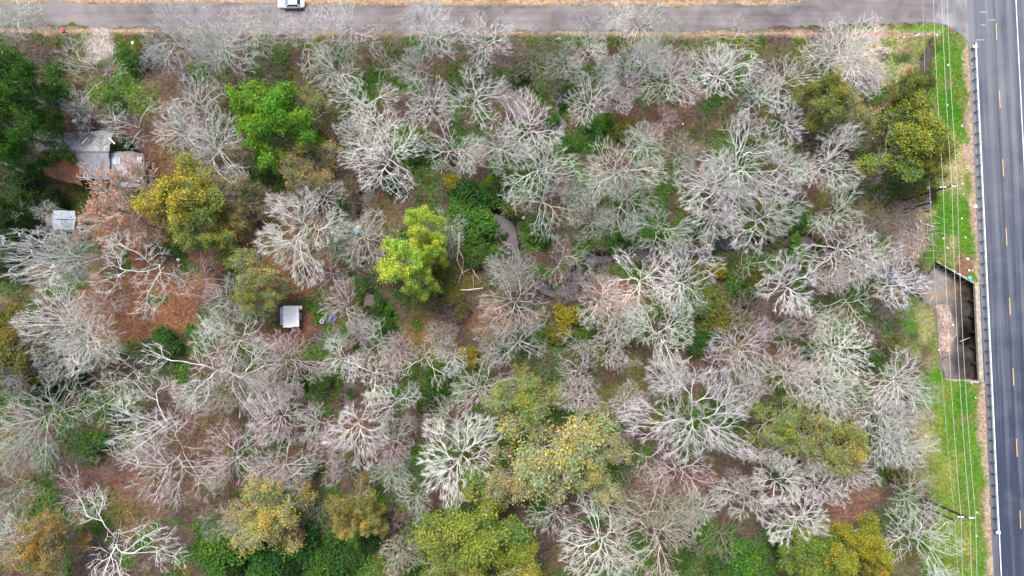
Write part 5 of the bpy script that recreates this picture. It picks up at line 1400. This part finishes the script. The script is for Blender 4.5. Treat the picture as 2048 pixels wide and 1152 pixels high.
o = MB().tube([(-.5, 0, .1), (.5, 0, .1)], .12, 10).build("white_pipe", M_WHITE, None, at(1840, 442)); o.rotation_euler = (0, 0, 2.0); tag(o, "short white pipe at the head of the driftwood heap", "pipe")
P = at(1938, 556); o = MB().box((0, 0, .16), (.62, .55, .3)).build("blue_crate", M_SKYBLUE, None, (P.x, P.y, 0), bevel=.04); o.rotation_euler = (0, 0, .6); tag(o, "light blue plastic crate on the bare soil by the slanting wing wall", "crate")

# ------------------------------------------------------------------ dead wood
M_DEAD = simple("bare_dead_wood", (.42, .32, .25), .85, .2, 1.5, .7, 1.2); M_SILVER = simple("silvery_dead_wood", (.62, .57, .52), .85, .2, 1.5, .75, 1.1); M_GREYLOG = simple("grey_bark_log", (.19, .175, .17), .9, .2, 1.2, .6, 1.3)
def limbs(name, polys, mat, label, cat, z=.35, group=None):
    """fallen wood: each run follows points (px, py, radius, height)"""
    o0 = at(polys[0][0][0], polys[0][0][1], 0); t = empty(name, o0); tag(t, label, cat, group)
    for k, pl_ in enumerate(polys):
        pts = []; rad = []
        for q_ in pl_:
            p = at(q_[0], q_[1], q_[3] if len(q_) > 3 else z); pts.append(p - o0); rad.append(q_[2])
        MB().tube(pts, rad, 7).build("trunk" if k == 0 else "limb", mat, t, smooth=True)
limbs("fallen_tree", [[(919, 466, .22), (917, 500, .2), (927, 518, .16), (941, 530, .13), (951, 550, .1), (963, 566, .06)], [(917, 498, .16), (914, 520, .14), (924, 543, .11), (919, 560, .08), (914, 580, .05)], [(922, 548, .09), (938, 538, .08), (958, 528, .04)], [(927, 520, .08), (925, 545, .06), (930, 560, .03)], [(919, 470, .1), (905, 486, .05)], [(941, 530, .06), (955, 540, .03)], [(946, 548, .06), (947, 578, .04)]],
      M_DEAD, "fallen dead tree with bare brown limbs lying right of the lime pines", "fallen tree", .7)
limbs("fallen_log", [[(620, 915, .2), (601, 938, .19), (588, 950, .15), (566, 963, .08)], [(601, 938, .09), (580, 940, .04)]], M_SILVER, "short silvery fallen log above the golden oak", "log", .6)
limbs("fallen_log", [[(10, 327, .22, 5), (45, 343, .24, 3), (82, 358, .26, .6)]], M_GREYLOG, "grey trunk slanting out of the dark pines beside the ruined house", "log")
limbs("fallen_log", [[(913, 580, .12, 1), (935, 580, .11, 1), (966, 576, .09, 1.2)], [(918, 580, .05, 1), (912, 572, .03, 1.2)]], M_SILVER, "pale bent limb lying below the fallen dead tree", "log")
limbs("fallen_log", [[(992, 460, .05), (1003, 459, .06), (1013, 452, .05), (1016, 440, .03)], [(1003, 459, .05), (1006, 446, .03)]], M_DEAD, "thin branch crossing the oblong creek pool", "log", -1.6)
limbs("fallen_log", [[(1008, 493, .07), (1018, 488, .06), (1026, 491, .05)], [(1005, 484, .05), (1022, 490, .04)]], M_DEAD, "crossed sticks at the lower end of the oblong creek pool", "log", -.8)
limbs("fallen_log", [[(972, 446, .09), (980, 439, .06)]], M_SILVER, "short pale stick in the shrubs left of the oblong pool", "log", 1.6)
limbs("fallen_log", [[(1360, 733, .12, 5), (1372, 722, .1, 5.5), (1385, 712, .06, 6)]], M_DEAD, "broken tan branch stub below the dense tree near the creek bend", "log")
limbs("fallen_log", [[(1822, 468, .09), (1838, 478, .08), (1850, 488, .05)]], M_DEAD, "tan log lying across the driftwood heap", "log", .35)
limbs("fallen_log", [[(1846, 447, .05), (1866, 452, .06), (1875, 456, .04)], [(1866, 452, .04), (1868, 446, .02)]], M_SILVER, "pale branch on the bright grass below the washout hole", "log", .2)
limbs("fallen_log", [[(1857, 607, .06), (1863, 598, .05), (1866, 592, .03)]], M_SILVER, "pale stick standing out of the pool's left edge", "log", -.9)
limbs("fallen_log", [[(1920, 683, .06), (1930, 679, .05), (1940, 675, .03)]], M_SILVER, "pale stick on the sand below the road bridge", "log", -1.0)
limbs("fallen_log", [[(690, 645, .1), (715, 650, .09), (738, 640, .05)], [(715, 650, .05), (726, 662, .03)]], M_DEAD, "tan fallen branch between the blue tub and the side stream", "log", .4)
# driftwood heap: sticks nobody could count
g = np.random.default_rng(5); lines = []; cols = []
c0 = at(1828, 470)
for k in range(420):
    x, y = c0.x + g.normal(0, 2.0), c0.y + g.normal(0, 2.3); a = g.normal(.6, .8); L = .5 + 1.6 * g.random(); z = .08 + .4 * g.random()
    d = np.array([math.cos(a), -math.sin(a), g.normal(0, .12)]) * L / 2; p = np.array([x, y, float(z)])
    lines.append((np.array([p - d, p + g.normal(0, .05, 3), p + d]), np.array([.03, .035, .02]) * (.7 + g.random()))); cols.append(np.tile(np.array((.46, .37, .32)) * (.6 + .6 * g.random()), (12, 1)))
V, F = polytubes(lines, 4)
tag(link("driftwood", mesh_np("driftwood", V, F, M_STICK, False, np.concatenate(cols))), kind="stuff")

word_labels()
